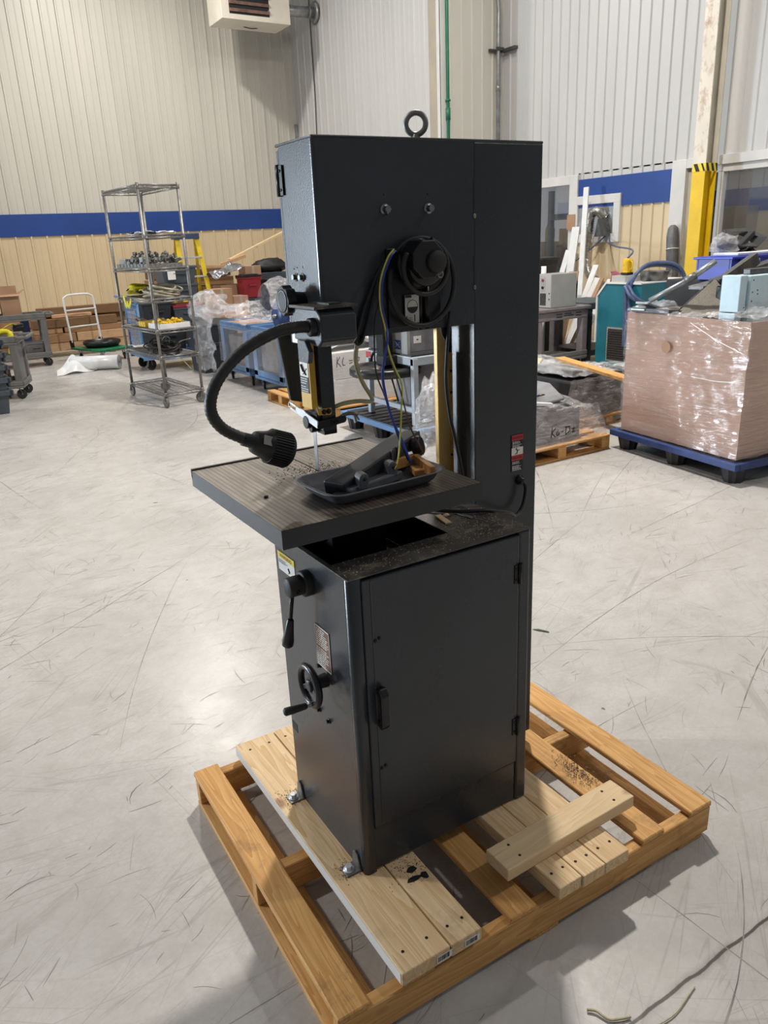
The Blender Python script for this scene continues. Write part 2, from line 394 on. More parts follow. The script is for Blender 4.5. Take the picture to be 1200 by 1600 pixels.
M['pc_lt'] = mat('light_grey_enamel', (.46, .46, .44), .45, 0, .05, 5.)
M['grill'] = mat('grille', (.06, .055, .05), .6, .2, .3, 60.)
M['ltblue'] = mat('pale_blue_enamel', (.55, .72, .80), .4, 0, .05, 5., dirt=.15, dirtcol=(.3, .35, .38), dscale=20.)
M['foil'] = mat('duct_foil', (.62, .60, .56), .2, .95, .15, 20., bump=.8, bs=40)
M['speckle'] = mat('speckled_sheet_metal', (.20, .18, .15), .55, .4, .25, 160., dirt=.3, dirtcol=(.07, .06, .05), dscale=8.)
M['graphite'] = mat('graphite_metal', (.10, .10, .10), .4, .5, .2, 12.)
M['tarp'] = mat('grey_silver_tarp', (.30, .30, .31), .25, .4, .3, 7.)
M['paper'] = mat('white_paper', (.78, .78, .77), .6, 0, .05, 7.)
M['poly'] = mat('white_poly_sheet', (.74, .75, .75), .3, 0, .08, 5., spec=.7)
M['wire_rack'] = mat('rack_chrome_dull', (.26, .25, .235), .38, .6, .15, 20.)
M['fitting'] = mat('grey_fittings', (.22, .22, .205), .5, .3, .25, 40.)
M['strap'] = mat('hi_vis_yellow', (.78, .70, .03), .6, 0, .15, 20.)
M['orange_y'] = mat('amber_yellow', (.80, .50, .015), .45, 0, .15, 20.)
M['beige_hose'] = mat('beige_hose', (.40, .36, .27), .6, 0, .2, 20.)
M['ladder_y'] = mat('ladder_fibreglass', (.72, .52, .01), .4, 0, .08, 10.)
M['ladder_b'] = mat('ladder_blue_cap', (.035, .06, .14), .4, 0, .1)
M['redbox'] = mat('red_plastic', (.26, .012, .022), .4, 0, .1, 9.)
M['motor'] = mat('motor_blue', (.018, .05, .20), .35, 0, .2, 12.)
M['steel_frame'] = mat('pale_blue_grey_frame', (.45, .50, .55), .4, .1, .08, 9.)
M['wrapped_white'] = mat('wrapped_white_carton', (.62, .60, .57), .55, 0, .06, 6.)
M['dark_unit'] = mat('dark_grey_unit', (.085, .09, .10), .4, 0, .25, 9.)
M['mid_unit'] = mat('mid_grey_unit', (.22, .225, .235), .4, 0, .2, 7.)
M['hose_blue'] = mat('blue_grey_hose', (.085, .12, .24), .45, 0, .15, 20.)
M['peach'] = mat('peach_paint', (.62, .43, .28), .5, 0, .1, 3.)
M['uprights'] = mat('pallet_rack_blue_grey', (.16, .24, .32), .45, .2, .1, 6.)
M['concrete2'] = mat('bare_concrete', (.30, .29, .28), .8, 0, .2, 7.)
M['leafgreen'] = mat('dark_green_scrap', (.03, .06, .035), .6, 0, .1)
M['straw'] = mat('twine', (.48, .42, .28), .8, 0, .15, 60.)
M['orange_tape'] = mat('orange_tape', (.85, .18, .02), .5, 0, .05)
M['film'] = film('stretch_film', .80, (.9, .9, .92), (1, 1, 4), 8., .8, .03)
M['film_h'] = film('stretch_film_wrapped', .92, (.85, .82, .82), (.7, .7, 9), 5., .8, .025, .09, .13)
M['film_c'] = film('crumpled_film', .84, (.92, .92, .93), (1, 1, 1), 14., 1., .06)
M['glass'] = film('window_glass', .97, (.85, .88, .9), (1, 1, 1), .3, .0, 0., .03, .06)

# ------------------------------------------------------------------ concrete floor
def floor_mat():
    m = bpy.data.materials.new('worn_concrete_floor'); m.use_nodes = True
    nt = m.node_tree; N = nt.nodes; L = nt.links; b = N['Principled BSDF']
    tc = N.new('ShaderNodeTexCoord'); P = tc.outputs['Object']
    def nz(scale, detail=6., vec=None, rough=.5, dist=0.):
        n = N.new('ShaderNodeTexNoise'); n.inputs['Scale'].default_value = scale; n.inputs['Detail'].default_value = detail
        n.inputs['Roughness'].default_value = rough; n.inputs['Distortion'].default_value = dist
        L.new(vec or P, n.inputs['Vector']); return n.outputs['Fac']
    def rng(x, a, b_, c=0., d=1.):
        r = N.new('ShaderNodeMapRange'); r.inputs[1].default_value = a; r.inputs[2].default_value = b_; r.inputs[3].default_value = c; r.inputs[4].default_value = d
        L.new(x, r.inputs[0]); return r.outputs[0]
    def mth(op, a, b_=None):
        n = N.new('ShaderNodeMath'); n.operation = op
        for i, q in enumerate((a, b_)):
            if q is None: continue
            if isinstance(q, (int, float)): n.inputs[i].default_value = q
            else: L.new(q, n.inputs[i])
        return n.outputs[0]
    def mapv(rot, sc, loc=(0, 0, 0)):
        r = N.new('ShaderNodeMapping'); r.vector_type = 'TEXTURE'
        r.inputs['Rotation'].default_value = (0, 0, rot); r.inputs['Location'].default_value = loc
        r.inputs['Scale'].default_value = sc; L.new(P, r.inputs['Vector']); return r.outputs[0]
    def mixc(f, a, c):
        x = N.new('ShaderNodeMix'); x.data_type = 'RGBA'; L.new(f, x.inputs[0])
        if isinstance(a, tuple): x.inputs[6].default_value = (*a, 1)
        else: L.new(a, x.inputs[6])
        x.inputs[7].default_value = (*c, 1); return x.outputs[2]
    base = mixc(rng(nz(.8, 8.), .35, .65), (.545, .53, .51), (.45, .44, .42))
    base = mixc(rng(nz(7., 10., rough=.75), .42, .68, 0, .6), base, (.37, .345, .315))
    base = mixc(rng(nz(60., 5., rough=.7), .4, .7, 0, .45), base, (.40, .37, .34))
    # scratches: thin level lines of stretched noise, broken up by a second noise
    tot = None
    for i, (rot, sx, sy, w, lo) in enumerate([(.5, 5., .14, .0045, .46), (-.35, 6., .18, .004, .48), (.95, 4.5, .15, .0045, .49), (1.75, 5., .2, .0035, .50), (-.05, 7., .2, .004, .47),
                                             (.15, 2.4, .07, .008, .53), (.72, 2., .06, .009, .54), (2.5, 2.2, .08, .008, .55), (.3, .7, .018, .018, .56), (-.2, .6, .018, .018, .57), (.62, .5, .014, .02, .58)]):
        v = mapv(rot, (sx, sy, 1), (i * 3.1, i * 1.7, 0))
        n = nz(1., 1.5, v)
        ln = rng(mth('ABSOLUTE', mth('SUBTRACT', n, .5)), 0, w, 1, 0)
        br = rng(nz(1.4, 4., mapv(rot + .2, (.9, .35, 1), (i * 5.3, 2.1, 0))), lo, lo + .07)
        t = mth('MULTIPLY', ln, br)
        tot = t if tot is None else mth('MAXIMUM', tot, t)
    base = mixc(mth('MULTIPLY', tot, .30), base, (.17, .15, .13))
    # rubbed dark smears
    sm = mth('MULTIPLY', rng(nz(1., 7., mapv(.45, (.9, .12, 1)), .65), .56, .74), rng(nz(.9, 3.), .45, .65))
    base = mixc(mth('MULTIPLY', sm, .45), base, (.23, .20, .175))
    # small black spots
    vo = N.new('ShaderNodeTexVoronoi'); vo.inputs['Scale'].default_value = 2.3; L.new(P, vo.inputs['Vector'])
    dn = mth('ADD', vo.outputs['Distance'], mth('MULTIPLY', mth('SUBTRACT', nz(40., 3.), .5), .07))
    sp = mth('MULTIPLY', rng(dn, .03, .036, 1, 0), rng(nz(1.3, 2.), .48, .5))
    base = mixc(mth('MULTIPLY', sp, .75), base, (.06, .055, .05))
    # saw-cut joint running along the wall direction
    sx = N.new('ShaderNodeSeparateXYZ'); L.new(P, sx.inputs[0])
    yj = mth('ADD', sx.outputs['Y'], mth('MULTIPLY', mth('SUBTRACT', nz(9., 4.), .5), .018))
    jt = rng(mth('ABSOLUTE', mth('ADD', yj, .578)), .003, .0055, 1, 0)
    jt2 = rng(mth('ABSOLUTE', mth('ADD', yj, .578)), .005, .02, .4, 0)
    base = mixc(mth('MULTIPLY', jt2, rng(nz(6., 3.), .45, .6)), base, (.15, .12, .10))
    base = mixc(mth('MULTIPLY', jt, .9), base, (.045, .038, .032))
    L.new(base, b.inputs['Base Color'])
    L.new(rng(nz(2.2, 6.), .3, .7, .20, .38), b.inputs['Roughness'])
    b.inputs['Specular IOR Level'].default_value = .42
    bp = N.new('ShaderNodeBump'); bp.inputs['Strength'].default_value = .12; bp.inputs['Distance'].default_value = .004
    L.new(nz(30., 5.), bp.inputs['Height']); L.new(bp.outputs[0], b.inputs['Normal'])
    return m
fl = MB().add([(-16, -16, 0), (14, -16, 0), (14, 16, 0), (-16, 16, 0)], [(0, 1, 2, 3)])
# long drag marks and short nicks worn into the surface
rs_ = random.Random(21); nf = [0]
def mark(x, y, a, ln_, w_, cv, z, n_):
    P = []; 
    for i in range(n_ + 1):
        P.append((x, y, a)); x += math.cos(a) * ln_ / n_; y += math.sin(a) * ln_ / n_; a += cv / n_ + rs_.gauss(0, .012)
    vs = []
    for i, (px, py, pa) in enumerate(P):
        k = w_ / 2 * (math.sin(PI * (i + .25) / (n_ + .5)) * .85 + .15) * rs_.uniform(.6, 1.2); vs += [(px - math.sin(pa) * k, py + math.cos(pa) * k, z), (px + math.sin(pa) * k, py - math.cos(pa) * k, z)]
    fl.add(vs, [(2 * i + 1, 2 * i + 3, 2 * i + 2, 2 * i) for i in range(n_)])
for i in range(170):
    mark(rs_.uniform(-4, 6), rs_.uniform(-2.5, 9), rs_.choice((.35, .5, .7, -.3, 1.2, .1, 1.7)) + rs_.gauss(0, .25), rs_.uniform(.4, 2.4), rs_.uniform(.002, .006), rs_.gauss(0, .35), .0002 + i * 4e-7, 22)
n1 = len(fl.f)
for i in range(2600):
    cx_, cy_ = rs_.uniform(-3.5, 6), rs_.uniform(-2, 8.5)
    for j in range(rs_.choice((1, 1, 1, 2, 4))):
        mark(cx_ + rs_.gauss(0, .07), cy_ + rs_.gauss(0, .05), rs_.choice((.2, .5, -.35, 1.1, .8)) + rs_.gauss(0, .35), rs_.uniform(.015, .16), rs_.uniform(.0012, .0042), rs_.gauss(0, .4), .0003 + i * 4e-8, 4)
fo = bpy.data.meshes.new('floor'); fo.from_pydata(fl.v, [], fl.f); fo.materials.append(floor_mat())
fo.materials.append(mat('drag_mark', (.25, .235, .215), .5, 0, .35, 9.)); fo.materials.append(mat('nick_mark', (.13, .12, .11), .5, 0, .5, 5., col2=(.30, .28, .26)))
fo.polygons.foreach_set('material_index', [0] + [1] * (n1 - 1) + [2] * (len(fl.f) - n1))
fo = bpy.data.objects.new('floor', fo); COL.objects.link(fo); tag(fo, 'worn scratched grey concrete floor', kind='structure')

# ------------------------------------------------------------------ ribbed walls
def ribbed(p0, p1, z0, z1, nrm, pitch, d=.028, minor=True, ph=0.):
    """ribbed sheet from p0 to p1 (xy), ribs stand out along nrm"""
    p0 = Vector((*p0, 0)); p1 = Vector((*p1, 0)); t = (p1 - p0).normalized(); Ln = (p1 - p0).length; n = Vector((*nrm, 0))
    prof = [(0., 0.)]; u = ph
    while u < Ln - .1:
        if u > .03: prof += [(u - .028, 0), (u - .014, d), (u + .014, d), (u + .028, 0)]
        if minor and u + pitch * .5 < Ln - .05:
            q = u + pitch * .5; prof += [(q - .012, 0), (q - .004, d * .22), (q + .004, d * .22), (q + .012, 0)]
        u += pitch
    prof.append((Ln, 0.))
    vs = []; fs = []
    for (a, h) in prof:
        p = p0 + t * a + n * h; vs += [(p.x, p.y, z0), (p.x, p.y, z1)]
    for i in range(len(prof) - 1): fs.append((2 * i, 2 * i + 2, 2 * i + 3, 2 * i + 1))
    return MB().add(vs, fs)
HT = 8.5
YL, XR, XB, YB = 16., 9.2, 7.87, 10.42     # far wall, right wall, boxed-out room
struct('wall_back', ribbed((-8, YL), (XB, YL), 2.5, HT, (0, -1), .29), M['white_wall_warm_lit'])
struct('wall_back_lower', ribbed((-8, YL), (XB, YL), 0, 2.12, (0, -1), .29), M['beige_wall'])
struct('trim_blue_band_back', MB().box(-8, XB, YL - .03, YL + .05, 2.105, 2.515), M['blue_band'])
struct('wall_boxed_room_side', ribbed((XB, YL), (XB, YB), 0, HT, (-1, 0), .30, .02), M['white_wall'])
struct('wall_boxed_room_front', ribbed((XB, YB), (XR, YB), 0, HT, (0, -1), .22, .02, False), M['white_wall_warm_lit'])
struct('trim_boxed_room_edge', MB().box(XB - .03, XB + .0, YB - .02, YB + .09, 0, HT), M['trim'])
struct('trim_boxed_room_strip', MB().box(XB - .025, XB + .0, YB + .1, YB + .32, 0, HT), M['tan_trim'])
struct('trim_boxed_room_corner', MB().box(XB - .03, XB + .14, YB - .03, YB + .0, 0, HT), M['trim'])
struct('wall_right', ribbed((XR, YB), (XR, -6), 2.6, HT, (-1, 0), .2, .022, False), M['white_wall'])
struct('wall_right_panel', ribbed((XR, 8.5), (XR, 6.6), 2.5, 2.62, (-1, 0), .2, .022, False, .1), M['white_wall'])
struct('wall_right_lower', ribbed((XR, 8.46), (XR, 6.6), 0, 2.1, (-1, 0), .2, .022, False, .1), M['beige_wall'])
struct('wall_right_base', MB().box(XR, XR + .1, 8.4, YB, 0, .95).box(XR, XR + .1, -6, 5.95, 0, .95), M['beige_wall'])
struct('trim_blue_band_right', MB().box(XR - .03, XR + .05, 6.6, 8.47, 2.085, 2.52), M['blue_band'])
# window beside the saw column: white frame round a glazed opening
w1 = MB().box(XR - .06, XR + .06, 8.46, 8.64, 1.0, 2.6).box(XR - .06, XR + .06, 8.64, 10.2, 2.46, 2.6).box(XR - .06, XR + .06, 10.2, 10.4, .95, 2.6).box(XR - .06, XR + .06, 8.46, 10.4, .9, 1.0)
wo = struct('window_1', w1, M['trim'], .006)
tag(MB().box(XR, XR + .008, 8.64, 10.2, 1.0, 2.46).build('window_pane', M['glass'], wo))
# square vent opening
v = MB(); VY0, VY1, VZ0, VZ1 = 7.54, 8.46, 1.55, 2.265
v.box(XR - .06, XR + .02, VY0, VY1, 2.135, VZ1).box(XR - .06, XR + .02, VY0, VY1, VZ0, 1.68).box(XR - .06, XR + .02, VY0, VY0 + .13, 1.68, 2.135).box(XR - .06, XR + .02, VY1 - .02, VY1, 1.68, 2.135)
vo = struct('window_2', v, M['trim'], .005)
MB().box(XR - .028, XR - .018, VY0 + .12, VY1 - .01, 1.67, 2.14).build('vent_backing', M['galv'], vo)
# white post, jamb and header left of the big opening
struct('trim_post', MB().box(XR - .07, XR + .06, 6.36, 6.6, 0, 2.62), M['trim'], .006)
struct('trim_jamb', MB().box(XR - .02, XR + .14, 6.28, 6.36, 0, 2.45).box(XR + .06, XR + .14, 6.2, 6.28, 0, 2.45), M['tan_trim'])
struct('trim_header', MB().box(XR - .07, XR + .06, -6, 6.36, 2.5, 2.62).box(XR - .03, XR + .05, -6, 6.28, 2.41, 2.5), M['trim'], .005)
w3 = MB().box(XR - .03, XR + .05, 5.78, 5.86, .95, 2.42).box(XR - .03, XR + .05, -6, 5.86, .9, .98).box(XR - .02, XR + .04, 4.2, 4.26, .98, 2.42)
wo = struct('window_3', w3, M['trim'])
MB().box(XR, XR + .008, -6, 5.86, .98, 2.42).build('window_pane', M['glass'], wo)
# the room behind the glass
struct('wall_beyond', ribbed((13.4, 12), (13.4, -6), 2.35, 5, (-1, 0), .25, .02, False), M['white_wall'])
struct('wall_beyond_lower', MB().box(13.4, 13.5, -6, 12, 0, 1.95), M['beige_wall'])
struct('trim_blue_band_beyond', MB().box(13.36, 13.42, -6, 12, 1.95, 2.36), M['blue_band'])
# ------------------------------------------------------------------ wooden pallet under the saw
ZP = .1245
PR = -.0131
pal = thing('wooden_pallet', 'weathered brown wooden pallet on the floor carrying the dark band saw', 'pallet', (-.241, -.28, 0), PR)
def PLB(name, x0, x1, y0, y1, z0, z1, m, bev=.003, seed=0.):
    return MB().box(x0, x1, y0, y1, z0, z1).build(name, m, pal, bev, 1, world=False)
for (x0, x1) in ((0., .082), (.17, .26), (.49, .575), (.645, .73), (.965, 1.055), (1.165, 1.26)):
    PLB('deck_board', x0, x1, 0, 1.016, ZP - .018, ZP, M['pallet_y'])
for (y0, y1) in ((0., .038), (.488, .528), (.978, 1.016)):
    PLB('stringer', 0.003, 1.258, y0 + .001, y1 - .001, .0165, ZP - .0185, M['pallet_x'])
for (x0, x1) in ((0., .14), (.56, .66), (1.13, 1.235)):
    PLB('bottom_board', x0, x1, .004, 1.012, 0.0, .016, M['pallet_y'])
t_ = MB().box(-.001, .02, -.0012, .0, .03, .1).build('orange_tape', M['orange_tape'], pal, world=False)
tag(t_, 'orange tape mark')
# black shavings lying on the third board from the right
r = random.Random(3); mb = MB()
for i in range(240):
    a = r.gauss(0, .022); b_ = r.gauss(0, .05); z = ZP + .001
    mb.bar((.79 + a, .02 + b_, z + r.random() * .004), (.79 + a + r.uniform(-.006, .006), .02 + b_ + r.uniform(-.006, .006), z + r.random() * .006), .0015, .001)
tag(mb.build('metal_shavings', M['shavings']), 'dark patch of metal shavings on the brown pallet board', 'shavings', kind='stuff')

# ------------------------------------------------------------------ fresh pine planks laid over the pallet
def plank(name, x0, x1, y0, y1, z0, m, label, group=None, rz=0.):
    mb = MB().box(-(x1 - x0) / 2, (x1 - x0) / 2, -(y1 - y0) / 2, (y1 - y0) / 2, 0, .038)
    t = thing(name, label, 'plank', ((x0 + x1) / 2, (y0 + y1) / 2, z0), rz, group)
    mb.build('board', m, t, .003, 2, world=False)
    ns = MB()
    for ex in (-1, 1):
        for k in (-.25, .25):
            px = (x1 - x0) * k; py = ex * ((y1 - y0) / 2 - .05)
            if (x1 - x0) > (y1 - y0): px = ex * ((x1 - x0) / 2 - .06); py = (y1 - y0) * k
            ns.lathe((px, py, .0378), (0, 0, 1), [(0, .0042), (.0008, .004), (.0008, 0)], 10)
    ns.build('nail_heads', M['black_metal'], t, world=False)
    return t
G1 = 'fresh pine planks laid on the pallet'
pA = plank('pine_plank', -.078, .058, -.291, .736, ZP + .0005, M['pine'], 'wide fresh pine plank along the left foot of the saw', G1)
pB = plank('pine_plank', .062, .151, -.292, .736, ZP + .0005, M['pine'], 'narrow stained pine plank beside the wide one, near the saw corner', G1)
plank('pine_plank', .386, .465, -.313, .62, ZP + .0005, M['pine'], 'leftmost of the three short pine planks under the right foot of the saw', G1)
plank('pine_plank', .467, .546, -.318, .62, ZP + .0005, M['pine'], 'middle one of the three short pine planks under the right foot of the saw', G1)
plank('pine_plank', .548, .636, -.318, .62, ZP + .0005, M['pine'], 'rightmost of the three short pine planks under the right foot of the saw', G1)
plank('pine_plank', .293, .772, -.217, -.128, ZP + .039, M['pine_x'], 'loose knotty pine block lying crosswise on the three short planks', G1, .02)
for (t, x, y) in ((pA, .04, -.2925), (pB, .122, -.2935)):
    lb = MB().box(x - .022, x + .022, y, y + .001, ZP + .008, ZP + .028).build('barcode_label', M['white'], t)
    mb = MB(); q = random.Random(5); u = x - .019
    while u < x + .014:
        wd = q.uniform(.0006, .002); mb.box(u, u + wd, y - .0004, y, ZP + .012, ZP + .026); u += wd + q.uniform(.0006, .0018)
    mb.build('print', M['ink'], lb)

tag(MB().box(-.0792, -.0782, -.285, .73, ZP + .003, ZP + .036).build('painted_edge', M['trim'], pA), 'white painted long edge')
mb = MB()
for (x, y, rx, ry) in ((.112, -.045, .015, .010), (.100, -.075, .022, .008), (.130, -.08, .010, .012)):
    c = [(x + rx * (1 + .12 * math.sin(3 * t + x * 90)) * math.cos(t), y + ry * (1 + .10 * math.cos(2 * t + y * 50)) * math.sin(t), ZP + .0388) for t in [2 * PI * i / 20 for i in range(20)]]
    mb.add(c, [tuple(range(20))])
tag(mb.build('grease_smear', M['rubber'], pB), 'black grease smear', kind='stuff')

# ------------------------------------------------------------------ the band saw
ZB = ZP + .0385
S = thing('band_saw', 'tall dark charcoal vertical band saw with open throat standing on a wooden pallet', 'band saw', (.28, .2, ZB))
A_, B_, ZC = .55, .4075, 1.0176
cb = MB()
cb.box(.012, A_, .012, B_, ZB + .004, .93)
cb.box(.0, .012, .02, B_, ZB, ZC - .003).box(.012, A_, B_ - .008, B_, .93, ZC - .003).box(.034, A_, .012, .02, .93, ZC - .003).box(A_ - .012, A_, .02, B_ - .008, .93, ZC - .003)
cabinet = cb.build('cabinet', M['saw'], S)
q = [(0, .02, ZB - .0005)] + [(.014 - .014 * math.cos(PI / 2 * i / 8), .014 - .014 * math.sin(PI / 2 * i / 8), ZB - .0005) for i in range(9)] + [(.033, 0, ZB - .0005), (.033, .02, ZB - .0005)]
po = MB().prism(q, (0, 0, ZC - .003 - ZB)); po.s = [len(f) == 4 for f in po.f]
po = po.build('corner_post', M['saw'], S)
for e in po.data.edges: pass
md = po.modifiers.new('bevel', 'BEVEL'); md.width = .0008; md.segments = 1; md.limit_method = 'ANGLE'; md.angle_limit = .7
MB().box(.509, A_, 0, .03, ZB - .0005, ZC - .002).build('corner_post', M['saw'], S, .008, 3)
# dusty top with the black opening under the table
tp = MB().box(-.001, A_ + .001, -.001, .103, ZC - .003, ZC).box(-.001, .012, .103, B_, ZC - .003, ZC).box(.356, A_ + .001, .103, B_, ZC - .003, ZC).box(.012, .356, B_ - .01, B_, ZC - .003, ZC)
tp.build('cabinet_top', M['saw_top'], S)
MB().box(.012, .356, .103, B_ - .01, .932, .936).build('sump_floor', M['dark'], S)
door = MB().box(.034, .508, -.003, .012, .306, 1.006).build('cabinet_door', M['saw'], S, .003)
MB().box(.055, .0585, -.0045, -.002, .312, 1.002).build('door_fold', M['saw'], door, .0012)
MB().box(.034, .508, .004, .013, ZB + .006, .300).build('kick_panel', M['saw'], S, .002)
hd = MB(); x = .066
hd.prism([(x - .011, -.003, .612), (x - .011, -.022, .607), (x - .011, -.034, .622), (x - .011, -.034, .706), (x - .011, -.022, .723), (x - .011, -.003, .718), (x - .011, -.003, .702), (x - .011, -.017, .698), (x - .011, -.017, .630), (x - .011, -.003, .626)], (.022, 0, 0))
hd.build('door_handle', M['black'], door, .003)
for z in (.899, .428):
    h = MB().cyl((.5085, -.006, z - .028), (.5085, -.006, z + .028), .0055, n=12).box(.492, .507, -.0055, -.003, z - .026, z + .026).box(.511, .523, -.0015, .0, z - .026, z + .026)
    for dz in (-.016, .016): h.lathe((.498, -.0055, z + dz), (0, -1, 0), [(0, .0035), (.002, .003), (.002, 0)], 10)
    h.build('hinge', M['black_metal'], door)
for z in (.846, .483):
    sc = MB()
    for dx in (0, .012): hexbolt(sc, (.062 + dx, -.003, z + dx * .3), (0, -1, 0), .0032, .004)
    sc.build('screw', M['black_metal'], door)
# handwheel face: lever, handwheel, label, sticker
LC = Vector((0, .208, .938))
lv = MB().lathe(LC, (-1, 0, 0), [(0, .034), (.018, .034), (.022, .03), (.022, 0)], 32)
lv.lathe(LC + Vector((-.022, 0, 0)), (-1, 0, 0), [(0, .026), (.036, .026), (.039, .022), (.039, 0)], 32)
lever = lv.build('tension_lever', M['black_matte'], S)
MB().lathe(LC + Vector((-.043, -.026, -.006)), (0, -1, 0), [(0, .006), (.0015, .006), (.0015, .003), (0, .003)], 14).build('set_screw', M['black_metal'], lever)
MB().tube([LC + Vector((-.044, .005, -.012)), (-.046, .229, .862), (-.050, .235, .82)], .0052, 12).build('lever_rod', M['black_metal'], lever)
a = Vector((-.048, .233, .838)); b_ = Vector((-.058, .247, .755))
MB().lathe(a, b_ - a, [(0, .007), (.003, .009), (.03, .0115), (.064, .0155), (.078, .015), (.084, .009), (.085, 0)], 20).build('lever_grip', M['black'], lever)
WC = Vector((-.052, .140, .692)); wr = .051
hw = MB().ring(WC, (1, 0, 0), wr, .0095, 40, 12)
hw.lathe(WC + Vector((-.006, 0, 0)), (1, 0, 0), [(0, 0), (0, .014), (.004, .017), (.03, .017), (.053, .019)], 24)
hw.lathe(WC, (1, 0, 0), [(.0, .014), (.0, .022), (.007, .022), (.007, .014)], 24)
for ang in (90, 210, 330):
    t = math.radians(ang); d = Vector((0, math.cos(t), math.sin(t)))
    hw.bar(WC + d * .012 + Vector((.003, 0, 0)), WC + d * wr, .014, .006, up=(1, 0, 0))
wheel = hw.build('handwheel', M['black'], S, .0015)
t = math.radians(-120); d = Vector((0, math.cos(t) * -.1 + .012, -.044)); cp = WC + Vector((-.004, -.020, -.040))
MB().cyl(cp + Vector((.008, 0, 0)), cp + Vector((-.018, 0, 0)), .0058, n=14).build('crank_pin', M['steel'], wheel)
MB().lathe(cp + Vector((-.018, 0, 0)), (-1, .12, 0), [(0, .0065), (.004, .008), (.042, .0105), (.056, .0105), (.06, .007), (.06, 0)], 18).build('crank_handle', M['rubber'], wheel)
lp = MB().add([(-.0016, .191, .829), (-.0016, .113, .834), (-.0016, .113, .719), (-.0016, .192, .716)], [(0, 1, 2, 3)])
lp.add([(0.002, .191, .829), (0.002, .113, .834), (0.002, .113, .719), (0.002, .192, .716)], [(3, 2, 1, 0)])
lp = MB().box(-.0016, .002, .114, .191, .717, .832)
pl_ = tag(lp.build('data_plate', M['bronze'], S), 'bronze plate with pale print')
ln = MB(); lines(ln, (-.0016, .186, .826), (0, -1, 0), (0, 0, 1), .066, .05, 8, fill=.5, seed=3); lines(ln, (-.0016, .186, .772), (0, -1, 0), (0, 0, 1), .066, .05, 8, fill=.5, seed=9)
for (y0, y1, z0, z1) in ((.114, .191, .829, .832), (.114, .191, .717, .72), (.114, .1155, .717, .832), (.1895, .191, .717, .832)): ln.box(-.0022, -.0016, y0, y1, z0, z1)
ln.build('print', M['white'], pl_)
st = tag(MB().box(-.0014, .002, .287, .389, .913, .968).build('warning_sticker', M['white'], S), 'white sticker with yellow heading')
MB().box(-.002, -.0014, .287, .389, .950, .968).build('yellow_heading', M['sticker_yellow'], st)
text('heading_text', 'WARNING', .015, (-.002, .338, .9585), (0, -1, 0), (0, 0, 1), M['ink'], st)
ln = MB(); lines(ln, (-.0014, .384, .947), (0, -1, 0), (0, 0, 1), .06, .012, 3, fill=.4, seed=4)
ln.bar((-.0021, .326, .934), (-.0021, .318, .924), .001, .004, up=(1, 0, 0)).bar((-.0021, .318, .924), (-.0021, .328, .918), .001, .003, up=(1, 0, 0)); ln.build('print', M['ink'], st)
for (y, z) in ((.183, .712), (.206, .566), (.152, .560)):
    hexbolt(MB(), (0, y, z), (-1, 0, 0), .0052, .009).build('bolt', M['black_metal'], S)
MB().box(-.0008, .001, .370, .403, .395, .422).build('access_slot', M['dark'], S)
# feet
for (y, yy) in ((.045, 0), (.385, 1)):
    br = MB().prism([(-.001, y - .022, ZB), (-.001, y + .022, ZB), (-.001, y + .014, ZB + .045), (-.001, y + .004, ZB + .052), (-.001, y - .010, ZB + .046)], (-.005, 0, 0)).box(-.044, -.001, y - .02, y + .02, ZB, ZB + .005)
    fb = br.build('anchor_bracket', M['dull_steel'], S, .001)
    tag(hexbolt(MB(), (-.028, y, ZB + .005), (0, 0, 1), .010, .014).build('anchor_bolt', M['zinc'], fb), 'bright zinc bolt')
# column
MB().box(.5531, .7805, .2382, .4293, ZB, 1.957).build('column', M['saw'], S, .003, 2)
cp_ = MB().box(.106, .7812, .2372, .4302, 1.9565, 1.963).build('top_cap', M['saw'], S, .002, 1)
q = [(.1065, .412, 1.521)] + [(.1155 - .009 * math.cos(PI / 2 * i / 6), .247 - .009 * math.sin(PI / 2 * i / 6), 1.521) for i in range(7)] + [(.5527, .238, 1.521), (.5527, .412, 1.521)]
head = MB().prism(q, (0, 0, .436)).build('upper_wheel_case', M['saw'], S)
for i, p in enumerate(head.data.polygons): p.use_smooth = False
MB().box(.1075, .553, .412, .430, 1.500, 1.952).build('upper_wheel_door', M['saw'], S, .004)
for (z0, z1) in ((1.792, 1.872), (1.62, 1.692)): MB().box(.5505, .5545, .2372, .242, z0, z1).build('seam_slot', M['dark'], head)
for z in (1.787, 1.613): MB().blob((.5535, .2372, z), .005, .002, .006, .3, 40, 10, 8, z).build('weld_bead', M['dull_steel'], head)
hg = MB().box(.1015, .1075, .392, .429, 1.850, 1.916).cyl((.102, .414, 1.848), (.102, .414, 1.918), .005, n=12)
for dz in (.012, .054): hg.lathe((.1015, .401, 1.85 + dz), (-1, 0, 0), [(0, .004), (.002, .003), (.002, 0)], 10)
hg.build('door_hinge', M['black_metal'], head)
# lifting eye
ey = MB().ring((.447, .333, 2.006), (.62, .78, 0), .0245, .0068, 32, 12).lathe((.447, .333, 1.963), (0, 0, 1), [(0, .0165), (.006, .0165), (.011, .011), (.020, .008)], 20)
ey.build('eye_bolt', M['dull_steel'], S)
